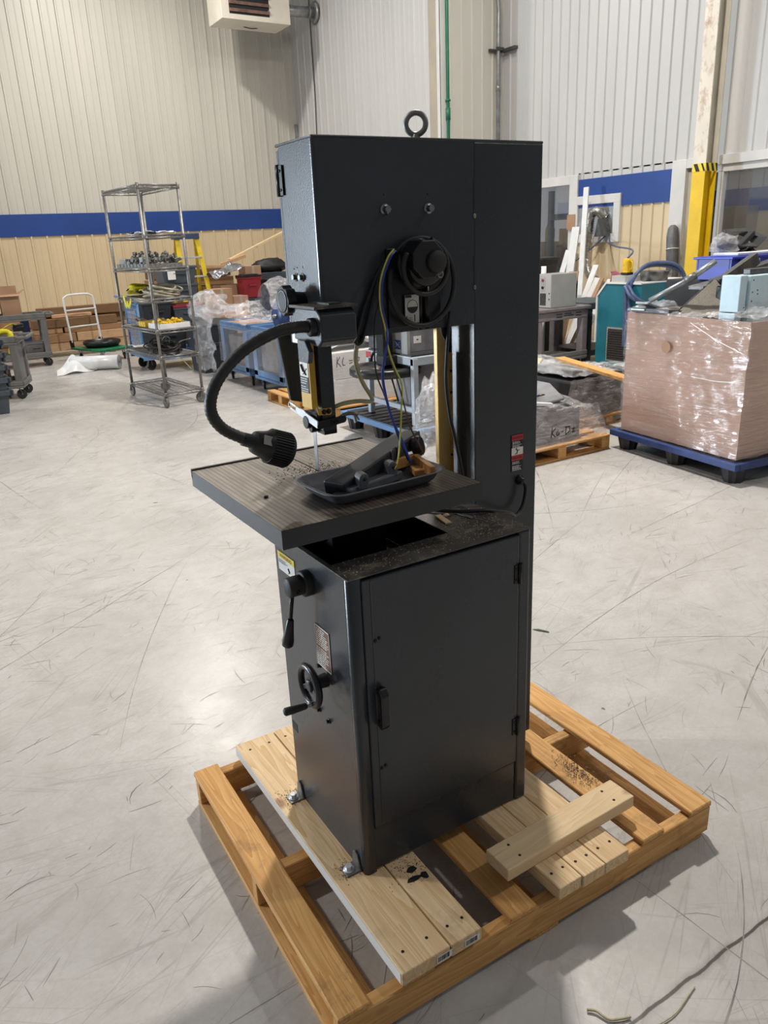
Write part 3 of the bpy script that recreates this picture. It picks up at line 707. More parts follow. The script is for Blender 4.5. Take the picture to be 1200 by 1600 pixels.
# bolts on the rear face of the head
for x in (.288, .412):
    hexbolt(MB(), (x, .238, 1.807), (0, -1, 0), .0085, .016).build('bolt', M['steel'], head)
    MB().lathe((x, .2378, 1.84), (0, -1, 0), [(0, .0028), (.0004, .0028), (.0004, 0)], 10).build('hole', M['dark'], head)
for (y, z) in ((.365, 1.664), (.330, 1.664), (.372, 1.567)):
    hexbolt(MB(), (.1065, y, z), (-1, 0, 0), .0068, .011).build('bolt', M['dull_steel'], head)
for (y, z) in ((.356, 1.686), (.325, 1.687), (.374, 1.683)): MB().lathe((.1063, y, z), (-1, 0, 0), [(0, .0022), (.0004, .0022), (.0004, 0)], 8).build('hole', M['dark'], head)
# lobed tension knob
kc = Vector((.1065, .334, 1.613)); vsn = []; n_ = 48
kb = MB().lathe(kc, (-1, 0, 0), [(0, .017), (.03, .020), (.035, .024), (.035, 0)], 24)
def lob(h_, k): return [kc + Vector((-h_, math.cos(2 * PI * i / n_) * (.0335 + .0024 * math.cos(8 * 2 * PI * i / n_)) * k, math.sin(2 * PI * i / n_) * (.0335 + .0024 * math.cos(8 * 2 * PI * i / n_)) * k)) for i in range(n_)]
kb.prism(lob(.033, 1.), (-.024, 0, 0))
knob = kb.build('tension_knob', M['black_matte'], S, .002)
MB().lathe(kc + Vector((-.0575, 0, 0)), (-1, 0, 0), [(0, .027), (.001, .027), (.001, .022), (-.002, .018), (-.002, 0)], 28).build('knob_cap', M['black'], knob)
# lamp housing at the lower corner of the head
lh = MB().prism([(.062, .165, 1.530), (.062, .165, 1.585), (.062, .185, 1.600), (.062, .31, 1.600), (.062, .31, 1.525), (.062, .185, 1.515)], (.093, 0, 0))
lamp_box = lh.build('lamp_bracket', M['saw'], S, .004)
MB().box(.05, .162, .17, .30, 1.600, 1.606).box(.098, .130, .19, .28, 1.606, 1.610).build('bracket_plate', M['saw_top'], lamp_box)
MB().prism([(.045, .26, 1.478), (.045, .26, 1.53), (.045, .22, 1.53), (.045, .20, 1.505), (.045, .21, 1.478)], (.012, 0, 0)).build('bracket_ear', M['saw'], lamp_box, .002)
MB().box(.098, .108, .36, .40, 1.505, 1.535).build('lower_flange', M['zinc'], head, .002)
MB().box(.110, .21, .235, .41, 1.508, 1.524).build('lower_guide_plate', M['black_metal'], head)
# gooseneck work lamp
gp = bez([(.066, .2, 1.560), (.02, .203, 1.563), (-.034, .206, 1.556), (-.114, .206, 1.523), (-.176, .206, 1.469), (-.2, .206, 1.412), (-.18, .206, 1.364), (-.124, .206, 1.326)], 12)
gn = MB().tube(gp, .0125, 14, rs=[.0138 if i % 2 else .0126 for i in range(len(gp))])
goose = gn.build('gooseneck', M['braid'], S)
MB().lathe((.064, .2, 1.560), (-1, .02, 0), [(0, .021), (.014, .021), (.018, .016), (.018, 0)], 20).build('gooseneck_collar', M['black'], goose)
la = Vector((-.130, .206, 1.329)); ld = Vector((.115, 0, -.050)).normalized()
MB().lathe(la, ld, [(-.004, 0), (-.004, .0155), (.02, .0165), (.022, .0245), (.030, .0275), (.045, .0305), (.062, .0385), (.064, .0385)], 32).build('lamp_head', M['black'], goose)
lh2 = MB()
n_ = 40
for i in range(n_):
    t = 2 * PI * i / n_
    a1 = ld.cross(Vector((0, 1, 0))).normalized(); b1 = ld.cross(a1)
    rad = a1 * math.cos(t) + b1 * math.sin(t)
    lh2.bar(la + ld * .062 + rad * .038, la + ld * .108 + rad * .0395, .0032, .006, up=rad)
lh2.lathe(la, ld, [(.06, .0365), (.106, .038), (.112, .040), (.116, .036), (.110, .030), (.108, 0)], 40)
lhf = lh2.build('finned_shade', M['black_matte'], goose)
sp = la + ld * .043; a1 = Vector((-.2, -.9, .55)); a1 = (a1 - ld * a1.dot(ld)).normalized(); b1 = ld.cross(a1)
q = sp + a1 * .0318
lbl = MB().add([q + ld * (.011 * i) + b1 * (.011 * j) + a1 * .0012 for (i, j) in ((-1, -1), (1, -1), (1, 1), (-1, 1))], [(0, 1, 2, 3), (3, 2, 1, 0)]).build('rating_label', M['plate'], lhf)
ln = MB(); lines(ln, q - ld * .010 - b1 * -.009 + a1 * .0014, ld, b1, .02, .018, 4, fill=.6, seed=2); ln.build('print', M['ink'], lbl)
# guide post, blade guard, blade, guide block
GY = .325
MB().box(.125, .163, GY - .012, GY + .028, 1.285, 1.530).build('guide_post', M['saw'], S, .002)
yg = MB().box(.101, .1175, GY - .004, GY + .052, 1.345, 1.520).box(.1175, .124, GY + .03, GY + .052, 1.345, 1.520)
yg.prism([(.118, GY - .012, 1.345), (.150, GY - .012, 1.345), (.150, GY - .012, 1.330), (.145, GY - .012, 1.326), (.112, GY - .012, 1.330), (.108, GY - .012, 1.350)], (0, -.003, 0))
guard = tag(yg.build('blade_guard', M['yellow_guard'], S, .001), 'yellow blade guard')
gl_ = MB().box(.0995, .101, GY + .002, GY + .047, 1.385, 1.475).build('warning_label', M['white'], guard)
MB().box(.0990, .0995, GY + .002, GY + .047, 1.462, 1.475).build('red_heading', M['red'], gl_)
MB().box(.0990, .0995, GY + .002, GY + .047, 1.385, 1.425).build('dark_text_block', M['ink'], gl_)
hk = MB(); hk.bar((.099, GY + .035, 1.455), (.099, GY + .022, 1.438), .001, .010, up=(1, 0, 0)).bar((.099, GY + .026, 1.443), (.099, GY + .012, 1.430), .001, .006, up=(1, 0, 0)).bar((.099, GY + .03, 1.43), (.099, GY + .008, 1.447), .001, .002, up=(1, 0, 0)); hk.build('hand_symbol', M['ink'], gl_)
ln = MB(); lines(ln, (.0990, GY + .044, 1.423), (0, -1, 0), (0, 0, 1), .04, .017, 3, fill=.4, seed=6); lines(ln, (.0990, GY + .044, 1.403), (0, -1, 0), (0, 0, 1), .04, .017, 3, fill=.4, seed=8); ln.build('print', M['white'], gl_)
bl = tag(MB().box(.1315, .1325, .372, .390, .95, 1.52).build('saw_blade', M['steel'], S), 'thin steel blade')
gb = MB().box(.112, .160, GY - .005, GY + .07, 1.298, 1.330).box(.128, .165, GY - .010, GY + .03, 1.275, 1.300).cyl((.10, GY + .04, 1.305), (.125, GY + .04, 1.305), .017, n=18).cyl((.108, GY + .03, 1.29), (.13, GY + .03, 1.29), .012, n=14)
gblk = gb.build('guide_block', M['black_metal'], S, .002)
for x in (.128, .141): hexbolt(MB(), (x, GY - .0145, 1.337), (0, -1, 0), .0045, .005).build('bolt', M['black_metal'], gblk)
# zinc slotted arm and black clamp strip
def slot_bar(mb, p0, p1, w, t, upv, hole=None, n=10):
    p0 = Vector(p0); p1 = Vector(p1); d = (p1 - p0).normalized(); nn = Vector(upv).normalized(); s_ = d.cross(nn).normalized()
    pts = []
    for i in range(n + 1): a = PI / 2 + PI * i / n; pts.append(p0 + (d * math.cos(a) + s_ * math.sin(a)) * w / 2)
    for i in range(n + 1): a = -PI / 2 + PI * i / n; pts.append(p1 + (d * math.cos(a) + s_ * math.sin(a)) * w / 2)
    mb.prism(pts, nn * t)
    return mb
arm = MB()
a0 = Vector((.1035, .457, 1.336)); a1 = Vector((.1035, .3015, 1.3085)); nn = Vector((-1, 0, 0)); dd_ = (a1 - a0).normalized(); ss = dd_.cross(nn).normalized()
wv = .0095
arm.bar(a0 + dd_ * .034, a1, .019, .003, up=nn)
arm.bar(a0 + ss * .0072, a0 + dd_ * .036 + ss * .0072, .0055, .003, up=nn).bar(a0 - ss * .0072, a0 + dd_ * .036 - ss * .0072, .0055, .003, up=nn)
k = [a0 + (dd_ * math.cos(PI / 2 + PI * i / 12) + ss * math.sin(PI / 2 + PI * i / 12)) * .0075 for i in range(13)]
arm.tube(k, .0027, 8)
armo = tag(arm.build('sight_arm', M['zinc'], S), 'bright zinc slotted arm')
cl = MB(); slot_bar(cl, (.112, GY - .0185, 1.306), (.178, GY - .0185, 1.312), .019, .005, (0, -1, 0))
strip = cl.build('clamp_strip', M['black_matte'], S, .001)
for x in (.146, .158): MB().ring((x, GY - .024, 1.309), (0, 1, 0), .0045, .0014, 16, 6).build('clip_ring', M['black_metal'], strip)
MB().tube(bez([(.17, GY, 1.308), (.195, GY, 1.318), (.215, GY, 1.318), (.232, GY, 1.312)], 6), .0055, 10).bar((.222, GY, 1.318), (.226, GY, 1.292), .008, .006).bar((.226, GY, 1.315), (.236, GY, 1.297), .004, .004).build('mitre_clamp', M['dull_steel'], S)
# chute panel hanging behind the guard
MB().prism([(.080, .452, 1.535), (.158, .452, 1.535), (.151, .452, 1.335), (.105, .452, 1.348)], (0, .014, 0)).build('chute_panel', M['saw'], S, .003)
# amber blade return guard beside the column
rg = tag(MB().box(.490, .528, .322, .338, 1.06, 1.52).build('return_guard', M['worn_steel'], S, .001), 'worn yellow guard with bare steel')
MB().box(.528, .541, .322, .336, 1.06, 1.44).build('guard_side', M['amber_guard'], rg, .001)
for z in (1.39, 1.33, 1.15): hexbolt(MB(), (.534, .322, z), (0, -1, 0), .004, .004, False).build('screw', M['black_metal'], rg)
MB().box(.543, .5525, .350, .37, ZC, 1.53).build('column_rail', M['black_metal'], S, .001)
# motor hub, plate and cable on the rear of the head
MB().box(.283, .44, .230, .2385, 1.533, 1.72).build('mount_plate', M['black'], S, .002)
hb = MB().lathe((.362, .232, 1.682), (0, -1, 0), [(0, .060), (.02, .060), (.024, .055), (.055, .053), (.058, .048), (.058, 0)], 32)
n8 = [(.352 + .047 * math.cos(PI / 8 + i * PI / 4), .215, 1.692 + .047 * math.sin(PI / 8 + i * PI / 4)) for i in range(8)]
hb.prism(n8, (0, -.062, 0))
hub = hb.build('motor_housing', M['black'], S, .003)
MB().lathe((.372, .154, 1.686), (0, -1, 0), [(0, .026), (.008, .026), (.011, .023), (.011, 0)], 28).build('end_cap', M['black_matte'], hub)
MB().lathe((.394, .172, 1.656), (0, -1, 0), [(0, .009), (.006, .009), (.006, .006), (.002, .006), (.002, 0)], 16).build('cable_gland', M['dull_steel'], hub)
MB().cyl((.392, .226, 1.525), (.392, .226, 1.64), .009, n=14).cyl((.372, .226, 1.525), (.372, .226, 1.64), .006, n=12).build('spring_rod', M['black_metal'], hub)
for (x, z) in ((.292, 1.652), (.290, 1.613)): hexbolt(MB(), (x, .230, z), (0, -1, 0), .006, .009).build('bolt', M['black_metal'], hub)
cpl = MB().box(.326, .367, .2225, .2255, 1.542, 1.610).box(.335, .358, .2255, .231, 1.55, 1.60).build('tension_plate', M['plate'], S)
dg_ = MB(); nn_ = 24
dg_.ring((.3475, .2222, 1.582), (0, 1, 0), .0155, .0006, 28, 4)
dg_.prism([(.3475 + .0145 * math.cos(PI + PI * i / 12), .2222, 1.581 + .0145 * math.sin(PI + PI * i / 12)) for i in range(13)], (0, -.0003, 0))
dg_.box(.327, .345, .2220, .2224, 1.6035, 1.6095).box(.3285, .331, .2220, .2224, 1.544, 1.5605).box(.352, .3545, .2220, .2224, 1.546, 1.5625)
lines(dg_, (.334, .2224, 1.557), (1, 0, 0), (0, 0, 1), .015, .012, 3, fill=.3)
dg_.build('print', M['ink'], cpl)
MB().prism([(.445, .24, 1.525), (.478, .24, 1.525), (.474, .24, 1.490), (.458, .24, 1.488), (.449, .24, 1.502)], (0, .006, 0)).build('lower_bracket', M['black_metal'], S, .001)
cd = MB(); pts = []
for i in range(56):
    t = 2 * PI * i / 44 + 2.45
    k = i / 55
    rx = .098 - .0335 * max(0, (k - .45) / .55); rz = .103 - .042 * max(0, (k - .45) / .55)
    cx_ = .372 - .012 * k; cz_ = 1.638 + .036 * max(0, (k - .3) / .7)
    pts.append((cx_ + rx * math.cos(-t), .216 - .03 * k, cz_ + rz * math.sin(t) * 1.))
def loop(cx_, cz_, rx, rz, y0, y1, a0, a1, n=60): return [(cx_ + rx * math.cos(a0 + (a1 - a0) * i / n), y0 + (y1 - y0) * i / n, cz_ + rz * math.sin(a0 + (a1 - a0) * i / n)) for i in range(n + 1)]
lp1 = loop(.371, 1.638, .098, .103, .220, .205, 2.35, 2.35 - 2 * PI * .93)
lp2 = loop(.360, 1.676, .068, .064, .170, .190, 2.6, 2.6 + 2 * PI * .78)
cable = MB().tube(bez(lp1[::3], 3), .0062, 10).tube(bez(lp2[::3], 3), .0062, 10).build('power_cable', M['rubber'], S)
def wr_(name, pts, rr, m, lab=None):
    o = MB().tube(bez(pts, 8), rr, 8).build(name, m, cable)
    if lab: tag(o, lab)
    return o
top = [(.292, .214, 1.716), (.268, .205, 1.697), (.246, .205, 1.648), (.242, .205, 1.592), (.251, .203, 1.544)]
off = lambda p, dx, dz: [(a + dx, b - .002, c + dz) for (a, b, c) in p]
wr_('blue_wire', off(top, .0035, -.001) + [(.243, .18, 1.509), (.226, .18, 1.442), (.230, .18, 1.388), (.247, .178, 1.321), (.269, .17, 1.261), (.288, .165, 1.205)], .0021, M['blue_wire'], 'blue wire')
wr_('blue_wire', off(top, .0065, -.001) + [(.248, .185, 1.509), (.232, .185, 1.442), (.236, .185, 1.388), (.252, .183, 1.321), (.274, .175, 1.261), (.292, .168, 1.205)], .0021, M['blue_wire'], 'blue wire')
wr_('earth_wire', off(top, 0, .002) + [(.247, .182, 1.494), (.262, .18, 1.446), (.281, .18, 1.401), (.275, .178, 1.341), (.261, .165, 1.279), (.243, .15, 1.228), (.225, .14, 1.205)], .0021, M['green_wire'], 'green and yellow earth wire')
wr_('brown_wire', off(top, .002, 0) + [(.248, .186, 1.494), (.263, .183, 1.438), (.280, .18, 1.373), (.3, .18, 1.297), (.326, .18, 1.242), (.340, .18, 1.215)], .002, M['brown_wire'], 'brown wire')
wr_('black_wire', [(.243, .21, 1.60), (.224, .20, 1.56), (.22, .2, 1.517), (.22, .2, 1.441), (.237, .195, 1.384), (.248, .19, 1.342), (.262, .18, 1.28), (.285, .17, 1.21)], .0019, M['rubber'])
wr_('black_lead', [(.270, .222, 1.690), (.252, .228, 1.662), (.232, .230, 1.622), (.207, .230, 1.574), (.189, .232, 1.522), (.192, .235, 1.506), (.203, .235, 1.508), (.209, .232, 1.522), (.228, .230, 1.575), (.246, .229, 1.628), (.262, .225, 1.672)], .0042, M['rubber'])
tag(MB().tube(bez([(.222, .30, 1.53), (.228, .30, 1.504), (.228, .31, 1.451), (.248, .32, 1.399), (.277, .325, 1.352), (.274, .325, 1.341), (.235, .325, 1.347), (.197, .325, 1.347), (.165, .33, 1.340)], 10), .0058, 12).build('air_hose', M['hose'], S), 'yellowed clear hose')
# table
TZ = 1.166
tb = MB()
tx0, tx1, ty0, ty1 = -.141, .403, .018, .611
# thick plate with a slot from the blade to the far edge
tb.box(tx0 + .0015, .1295, ty0 + .0015, ty1 - .0015, TZ - .012, TZ).box(.1335, tx1 - .0015, ty0 + .0015, ty1 - .0015, TZ - .012, TZ).box(.1295, .1335, ty0 + .0015, .366, TZ - .012, TZ)
table = tag(tb.build('table', M['cast'], S), 'brown stained machined table top')
te = MB().box(tx0, tx1, ty0, ty0 + .014, TZ - .0445, TZ - .0008).box(tx0, tx0 + .014, ty0 + .014, ty1, TZ - .0445, TZ - .0008).box(tx1 - .014, tx1, ty0 + .014, ty1, TZ - .0445, TZ - .0008).box(tx0 + .014, tx1 - .014, ty1 - .014, ty1, TZ - .0445, TZ - .0008)
for q in (.1, .25, .4, .52): te.box(tx0 + .014, tx1 - .014, q, q + .012, TZ - .04, TZ - .012)
te.build('table_skirt', M['cast_edge'], table)
MB().box(tx0, tx1, ty1 - .008, ty1 + .002, TZ - .02, TZ + .004).build('fence_rail', M['black_matte'], table, .001)
MB().box(.08, .24, .22, .36, .93, TZ - .04).cyl((.06, .30, 1.06), (.30, .30, 1.06), .05, n=24).build('trunnion', M['black_metal'], S)
# power cord leaving the column and red warning labels
wl = MB().box(.684, .727, .2362, .2382, 1.088, 1.1965).build('warning_label', M['ink'], S)
tag(wl, 'black, red and white warning label')
for z0 in (1.179, 1.1195):
    rb_ = MB().box(.684, .727, .2354, .2362, z0, z0 + .0165).build('red_heading', M['red'], wl)
    text('heading_text', 'DANGER', .0095, (.7055, .2354, z0 + .008), (1, 0, 0), (0, 0, 1), M['ink'], rb_)
MB().box(.684, .727, .2354, .2362, 1.136, 1.158).build('white_panel', M['white'], wl)
fg = MB()
for p0, p1, w_ in (((.7025, 1.1535), (.706, 1.147), .003), ((.706, 1.147), (.704, 1.1425), .0032), ((.698, 1.1535), (.7065, 1.1495), .0016), ((.7065, 1.1495), (.7135, 1.1495), .0016), ((.704, 1.1425), (.6965, 1.139), .0018), ((.7045, 1.1425), (.704, 1.138), .0018)):
    fg.bar((p0[0], .2352, p0[1]), (p1[0], .2352, p1[1]), w_, .0004, up=(0, 1, 0))
fg.lathe((.7015, .2354, 1.1558), (0, -1, 0), [(0, .0018), (.0004, .0018), (.0004, 0)], 10); fg.build('falling_figure', M['ink'], wl)
ln = MB()
for (zz, nl, sd) in ((1.177, 3, 1), (1.167, 3, 2), (1.117, 3, 3), (1.105, 3, 4), (1.097, 2, 5)): lines(ln, (.687, .2362, zz), (1, 0, 0), (0, 0, 1), .036, .0085, nl, fill=.5, seed=sd)
ln.build('print', M['white'], wl)
MB().lathe((.716, .238, 1.057), (0, -1, 0), [(0, .0145), (.006, .0145), (.009, .011), (.02, .009), (.02, 0)], 20).build('cord_grip', M['black'], S)
MB().tube(bez([(.716, .224, 1.057), (.722, .215, 1.035), (.708, .212, .985), (.672, .2, 1.0225 - .055), (.61, .16, 1.0), (.53, .155, 1.0255), (.46, .20, 1.0262), (.38, .30, 1.0262)], 10), .0052, 10).build('power_cord', M['rubber'], S)
MB().tube(bez([(.464, .225, 1.56), (.464, .232, 1.522), (.458, .235, 1.441), (.455, .235, 1.375), (.466, .235, 1.287), (.483, .235, 1.22), (.505, .235, 1.12), (.52, .235, 1.03)], 8), .0048, 10).build('motor_cord', M['rubber'], S)
# grime on the cabinet top
r = random.Random(11); mb = MB()
def inside(x, y): return (0.005 < x < .545 and .0 < y < .40) and not (.01 < x < .358 and y > .10)
n_ = 0
while n_ < 700:
    x = r.uniform(.0, .55); y = r.gauss(.05, .03) if r.random() < .55 else r.uniform(0, .3)
    if r.random() < .4: x = r.gauss(.45, .06); y = r.gauss(.12, .06)
    if not inside(x, y): continue
    s_ = r.uniform(.0006, .0022); a = r.uniform(0, PI); z = ZC + .0005
    mb.bar((x, y, z), (x + math.cos(a) * s_ * 1.6, y + math.sin(a) * s_ * 1.6, z + r.uniform(0, .001)), s_, .0007); n_ += 1
tag(mb.build('sawdust', M['chips']), 'crumbs of sawdust on the saw cabinet top', 'sawdust', kind='stuff')
tag(MB().bar((.395, .152, ZC + .003), (.405, .215, ZC + .005), .018, .004).build('wood_splinter', M['pine']), 'short pale wood splinter on the saw cabinet top', 'wood scrap')
tag(MB().bar((.472, .148, ZC + .002), (.463, .225, ZC + .002), .012, .0015).build('metal_strip', M['galv']), 'thin grey metal strip on the saw cabinet top', 'metal strip')
tag(MB().blob((.425, .205, ZC + .004), .012, .005, .0045, .3, 60, 10, 8, 3.).build('wood_chip', M['pine']), 'small pale wood chip between splinter and metal strip', 'wood scrap')
tag(MB().blob((-.074, .251, TZ + .0035), .007, .005, .0035, .3, 60, 10, 8, 1.).build('black_nut', M['black']), 'tiny black lump near the left front of the saw table', 'debris')
mb = MB(); r = random.Random(5)
for i in range(420):
    x = r.gauss(.135, .05); y = r.gauss(.37, .055); s_ = r.uniform(.0008, .0026); a = r.uniform(0, PI)
    if not (tx0 < x < tx1 and ty0 < y < ty1): continue
    mb.bar((x, y, TZ + .0008), (x + math.cos(a) * s_ * 1.5, y + math.sin(a) * s_ * 1.5, TZ + .0008), s_, .0009)
tag(mb.build('table_shavings', M['shavings']), 'dark shavings scattered round the blade on the table', 'shavings', kind='stuff')
mb = MB(); r = random.Random(6)
for (cx_, cy_, sg) in ((-.03, .40, .022), (-.03, .045, .016), (.11, -.03, .03)):
    for i in range(130):
        x = r.gauss(cx_, sg); y = r.gauss(cy_, sg); a = r.uniform(0, PI); s_ = r.uniform(.001, .0035)
        if x > .15 or x < -.075: continue
        mb.bar((x, y, ZB + .0008), (x + math.cos(a) * s_, y + math.sin(a) * s_, ZB + .0012), .0012, .0009)
tag(mb.build('foot_shavings', M['shavings']), 'black filings around the bolted feet on the pine plank', 'filings', kind='stuff')

# ------------------------------------------------------------------ grey tray on the table and what lies in it
ta = -.045
tt = thing('parts_tray', 'shallow grey plastic tray full of parts on the saw table', 'tray', (.168, .160, TZ), ta + .10)
def rr(w, d, rad, z, n=6):
    P = []
    for (sx, sy, a0) in ((1, 1, 0), (-1, 1, PI / 2), (-1, -1, PI), (1, -1, 1.5 * PI)):
        for i in range(n + 1):
            a = a0 + PI / 2 * i / n; P.append((sx * (w / 2 - rad) + rad * math.cos(a), sy * (d / 2 - rad) + rad * math.sin(a), z))
    return P
loops = [rr(.27, .145, .03, .0005), rr(.30, .17, .035, .012), rr(.325, .192, .04, .034), rr(.345, .208, .045, .036), rr(.347, .210, .045, .033),
         rr(.345, .208, .045, .033), rr(.319, .186, .04, .031), rr(.295, .165, .034, .012), rr(.265, .14, .03, .004)]
mb = MB(); n_ = len(loops[0])
for l_ in loops: mb.v += l_
for i in range(len(loops) - 1):
    for j in range(n_): mb.f.append([i * n_ + j, i * n_ + (j + 1) % n_, (i + 1) * n_ + (j + 1) % n_, (i + 1) * n_ + j]); mb.s.append(True)
mb.f.append(list(range(n_))[::-1]); mb.s.append(False)
mb.f.append([(len(loops) - 1) * n_ + j for j in range(n_)]); mb.s.append(False)
mb.build('tray_shell', M['tray'], tt, world=False)
c1 = thing('saw_casting', 'long dark casting leaning diagonally out of the grey tray', 'machine part', (.2, .22, TZ + .01))
MB().bar((.055, .140, TZ + .024), (.372, .285, TZ + .074), .062, .034).bar((.05, .105, TZ + .012), (.10, .15, TZ + .012), .04, .016).build('casting_bar', M['dark_unit2'], c1, .004)
mb = MB()
for k in (.58, .66): p = Vector((.055, .140, TZ + .024)).lerp(Vector((.372, .285, TZ + .074)), k) + Vector((.014, -.030, .004)); mb.bar(p + Vector((0, 0, -.016)), p + Vector((0, 0, .017)), .006, .006)
mb.build('casting_rib', M['casting'], c1, .001)
c2 = thing('clamp_casting', 'pale grey casting with two lugs in the front of the tray', 'machine part', (.15, .125, TZ + .006))
mb = MB().prism([(.075, .10, TZ + .006), (.255, .150, TZ + .006), (.245, .180, TZ + .006), (.068, .130, TZ + .006)], (0, 0, .022))
mb.build('clamp_base', M['casting'], c2, .004)
for (x, y) in ((.115, .118), (.222, .160)):
    lg = MB().prism([(x - .013, y - .018, TZ + .02), (x + .013, y - .018, TZ + .02), (x + .013, y - .018, TZ + .05), (x + .007, y - .018, TZ + .058), (x - .007, y - .018, TZ + .058), (x - .013, y - .018, TZ + .05)], (.004, .032, 0))
    l_ = lg.build('lug', M['casting'], c2, .003)
    MB().lathe((x + .001, y - .0185, TZ + .045), (0, -1, 0), [(0, .0045), (.0006, .0045), (.0006, 0)], 12).build('pin_hole', M['dark'], l_)
mb = MB().bar((.258, .215, TZ + .026), (.335, .215, TZ + .030), .012, .028).bar((.335, .212, TZ + .030), (.302, .085, TZ + .030), .014, .028).bar((.290, .16, TZ + .018), (.318, .15, TZ + .018), .05, .016)
tag(mb.build('wooden_corner_block', M['ochre'], None, .002), 'ochre angled wooden block in the right end of the tray', 'wood block')
k_ = thing('black_hand_knob', 'round black lobed knob at the far right end of the tray', 'knob', (.352, .235, TZ + .04))
MB().lathe((.345, .24, TZ + .055), (.6, -.7, .25), [(0, .012), (.004, .026), (.02, .028), (.028, .024), (.030, .0)], 10, False).build('knob_body', M['black'], k_, .002)
MB().lathe((.345, .24, TZ + .055), (-.6, .7, -.25), [(0, .011), (.016, .011), (.016, 0)], 16).build('knob_stem', M['black_metal'], k_)
# ------------------------------------------------------------------ shared small builders
def caster(par, x, y, r=.05, z=0., h=.11, ang=0., wm='rubber', name='caster'):
    d = Vector((math.cos(ang), math.sin(ang), 0)); n = Vector((-d.y, d.x, 0)); c = Vector((x, y, z + r)) + d * .02
    f = MB().box(x - .03, x + .03, y - .03, y + .03, z + h - .006, z + h)
    for s in (-1, 1): f.bar(Vector((x, y, z + h - .005)) + n * .019 * s, c + n * .019 * s, .004, .03, up=n)
    f.cyl(c - n * .022, c + n * .022, .007, n=8)
    o = f.build(name, M['galv'], par)
    w_ = MB().lathe(c - n * .014, n, [(0, 0), (0, r * .6), (0, r * .93), (.004, r), (.024, r), (.028, r * .93), (.028, r * .6), (.022, r * .35), (.022, 0)], 20)
    w_.build('wheel', M[wm], o); return o
def carton(name, label, x0, x1, y0, y1, z0, z1, m='card', group=None, flaps=0., rz=0., cat='box', open_top=False):
    t = thing(name, label, cat, ((x0 + x1) / 2, (y0 + y1) / 2, z0), rz, group)
    w_, d_, h_ = (x1 - x0) / 2, (y1 - y0) / 2, z1 - z0
    mb = MB()
    if open_top or flaps:
        q = .006
        mb.box(-w_, w_, -d_, d_, 0, q).box(-w_, w_, -d_, -d_ + q, q, h_).box(-w_, w_, d_ - q, d_, q, h_).box(-w_, -w_ + q, -d_ + q, d_ - q, q, h_).box(w_ - q, w_, -d_ + q, d_ - q, q, h_)
    else: mb.box(-w_, w_, -d_, d_, 0, h_)
    mb.build('box_body', M[m], t, .003, 1, world=False)
    if flaps:
        for (ax, s) in (('x', -1), ('x', 1), ('y', 1), ('y', -1)):
            f = MB()
            if ax == 'x': f.add([(s * w_, -d_, h_), (s * w_, d_, h_), (s * (w_ + flaps * .75), d_, h_ + flaps * .5), (s * (w_ + flaps * .75), -d_, h_ + flaps * .5)], [(0, 1, 2, 3)])
            else:
                k = .1 if s > 0 else -.55
                f.add([(-w_, s * d_, h_), (w_, s * d_, h_), (w_, s * (d_ + flaps * abs(k)), h_ + flaps * (.95 if s > 0 else -.2)), (-w_, s * (d_ + flaps * abs(k)), h_ + flaps * (.95 if s > 0 else -.2))], [(0, 1, 2, 3)])
            f.build('flap', M[m], t, world=False, solid=.005)
    else:
        MB().box(-.025, .025, -d_ - .001, d_ + .001, h_ * .75, h_ + .001).build('tape', M['tan_trim'], t, world=False)
    return t
def tote(name, label, x0, x1, y0, y1, z0, z1, m, group=None, rz=0., lid=None, cat='tote', taper=.04):
    t = thing(name, label, cat, ((x0 + x1) / 2, (y0 + y1) / 2, z0), rz, group)
    w_, d_, h_ = (x1 - x0) / 2, (y1 - y0) / 2, z1 - z0
    a = [(-w_ + taper, -d_ + taper, 0), (w_ - taper, -d_ + taper, 0), (w_ - taper, d_ - taper, 0), (-w_ + taper, d_ - taper, 0)]
    b_ = [(-w_, -d_, h_), (w_, -d_, h_), (w_, d_, h_), (-w_, d_, h_)]
    mb = MB().add(a + b_, [(3, 2, 1, 0), (4, 5, 6, 7)] + [(i, (i + 1) % 4, 4 + (i + 1) % 4, 4 + i) for i in range(4)])
    mb.build('tote_body', M[m], t, .006, 2, world=False)
    rim = MB().box(-w_ - .012, w_ + .012, -d_ - .012, d_ + .012, h_ - .035, h_ - .008)
    rim.build('rim', M[m], t, .004, 1, world=False)
    MB().box(-w_ * .4, w_ * .4, -d_ - .022, -d_ + .01, h_ * .55, h_ * .62).build('grip', M[m], t, .004, 1, world=False)
    if lid:
        MB().box(-w_ - .015, w_ + .015, -d_ - .015, d_ + .015, h_ - .008, h_ + .03).box(-w_ * .8, w_ * .8, -d_ * .8, d_ * .8, h_ + .03, h_ + .045).build('lid', M[lid], t, .006, 2, world=False)
    return t
def crumple(fn, nu, nv, amp, fr, seed=0.):
    mb = MB().sheet(fn, nu, nv, True)
    out = []
    for v in mb.v:
        p = Vector(v); q = p * fr + Vector((seed, seed * .7, seed * 1.3))
        k = noise.noise_vector(q) * amp + noise.noise_vector(q * 2.7) * amp * .5
        a = 1 - abs(noise.noise(q * 1.6)) * 2
        out.append(tuple(p + k + Vector((0, 0, a * amp * .4))))
    mb.v = out; return mb

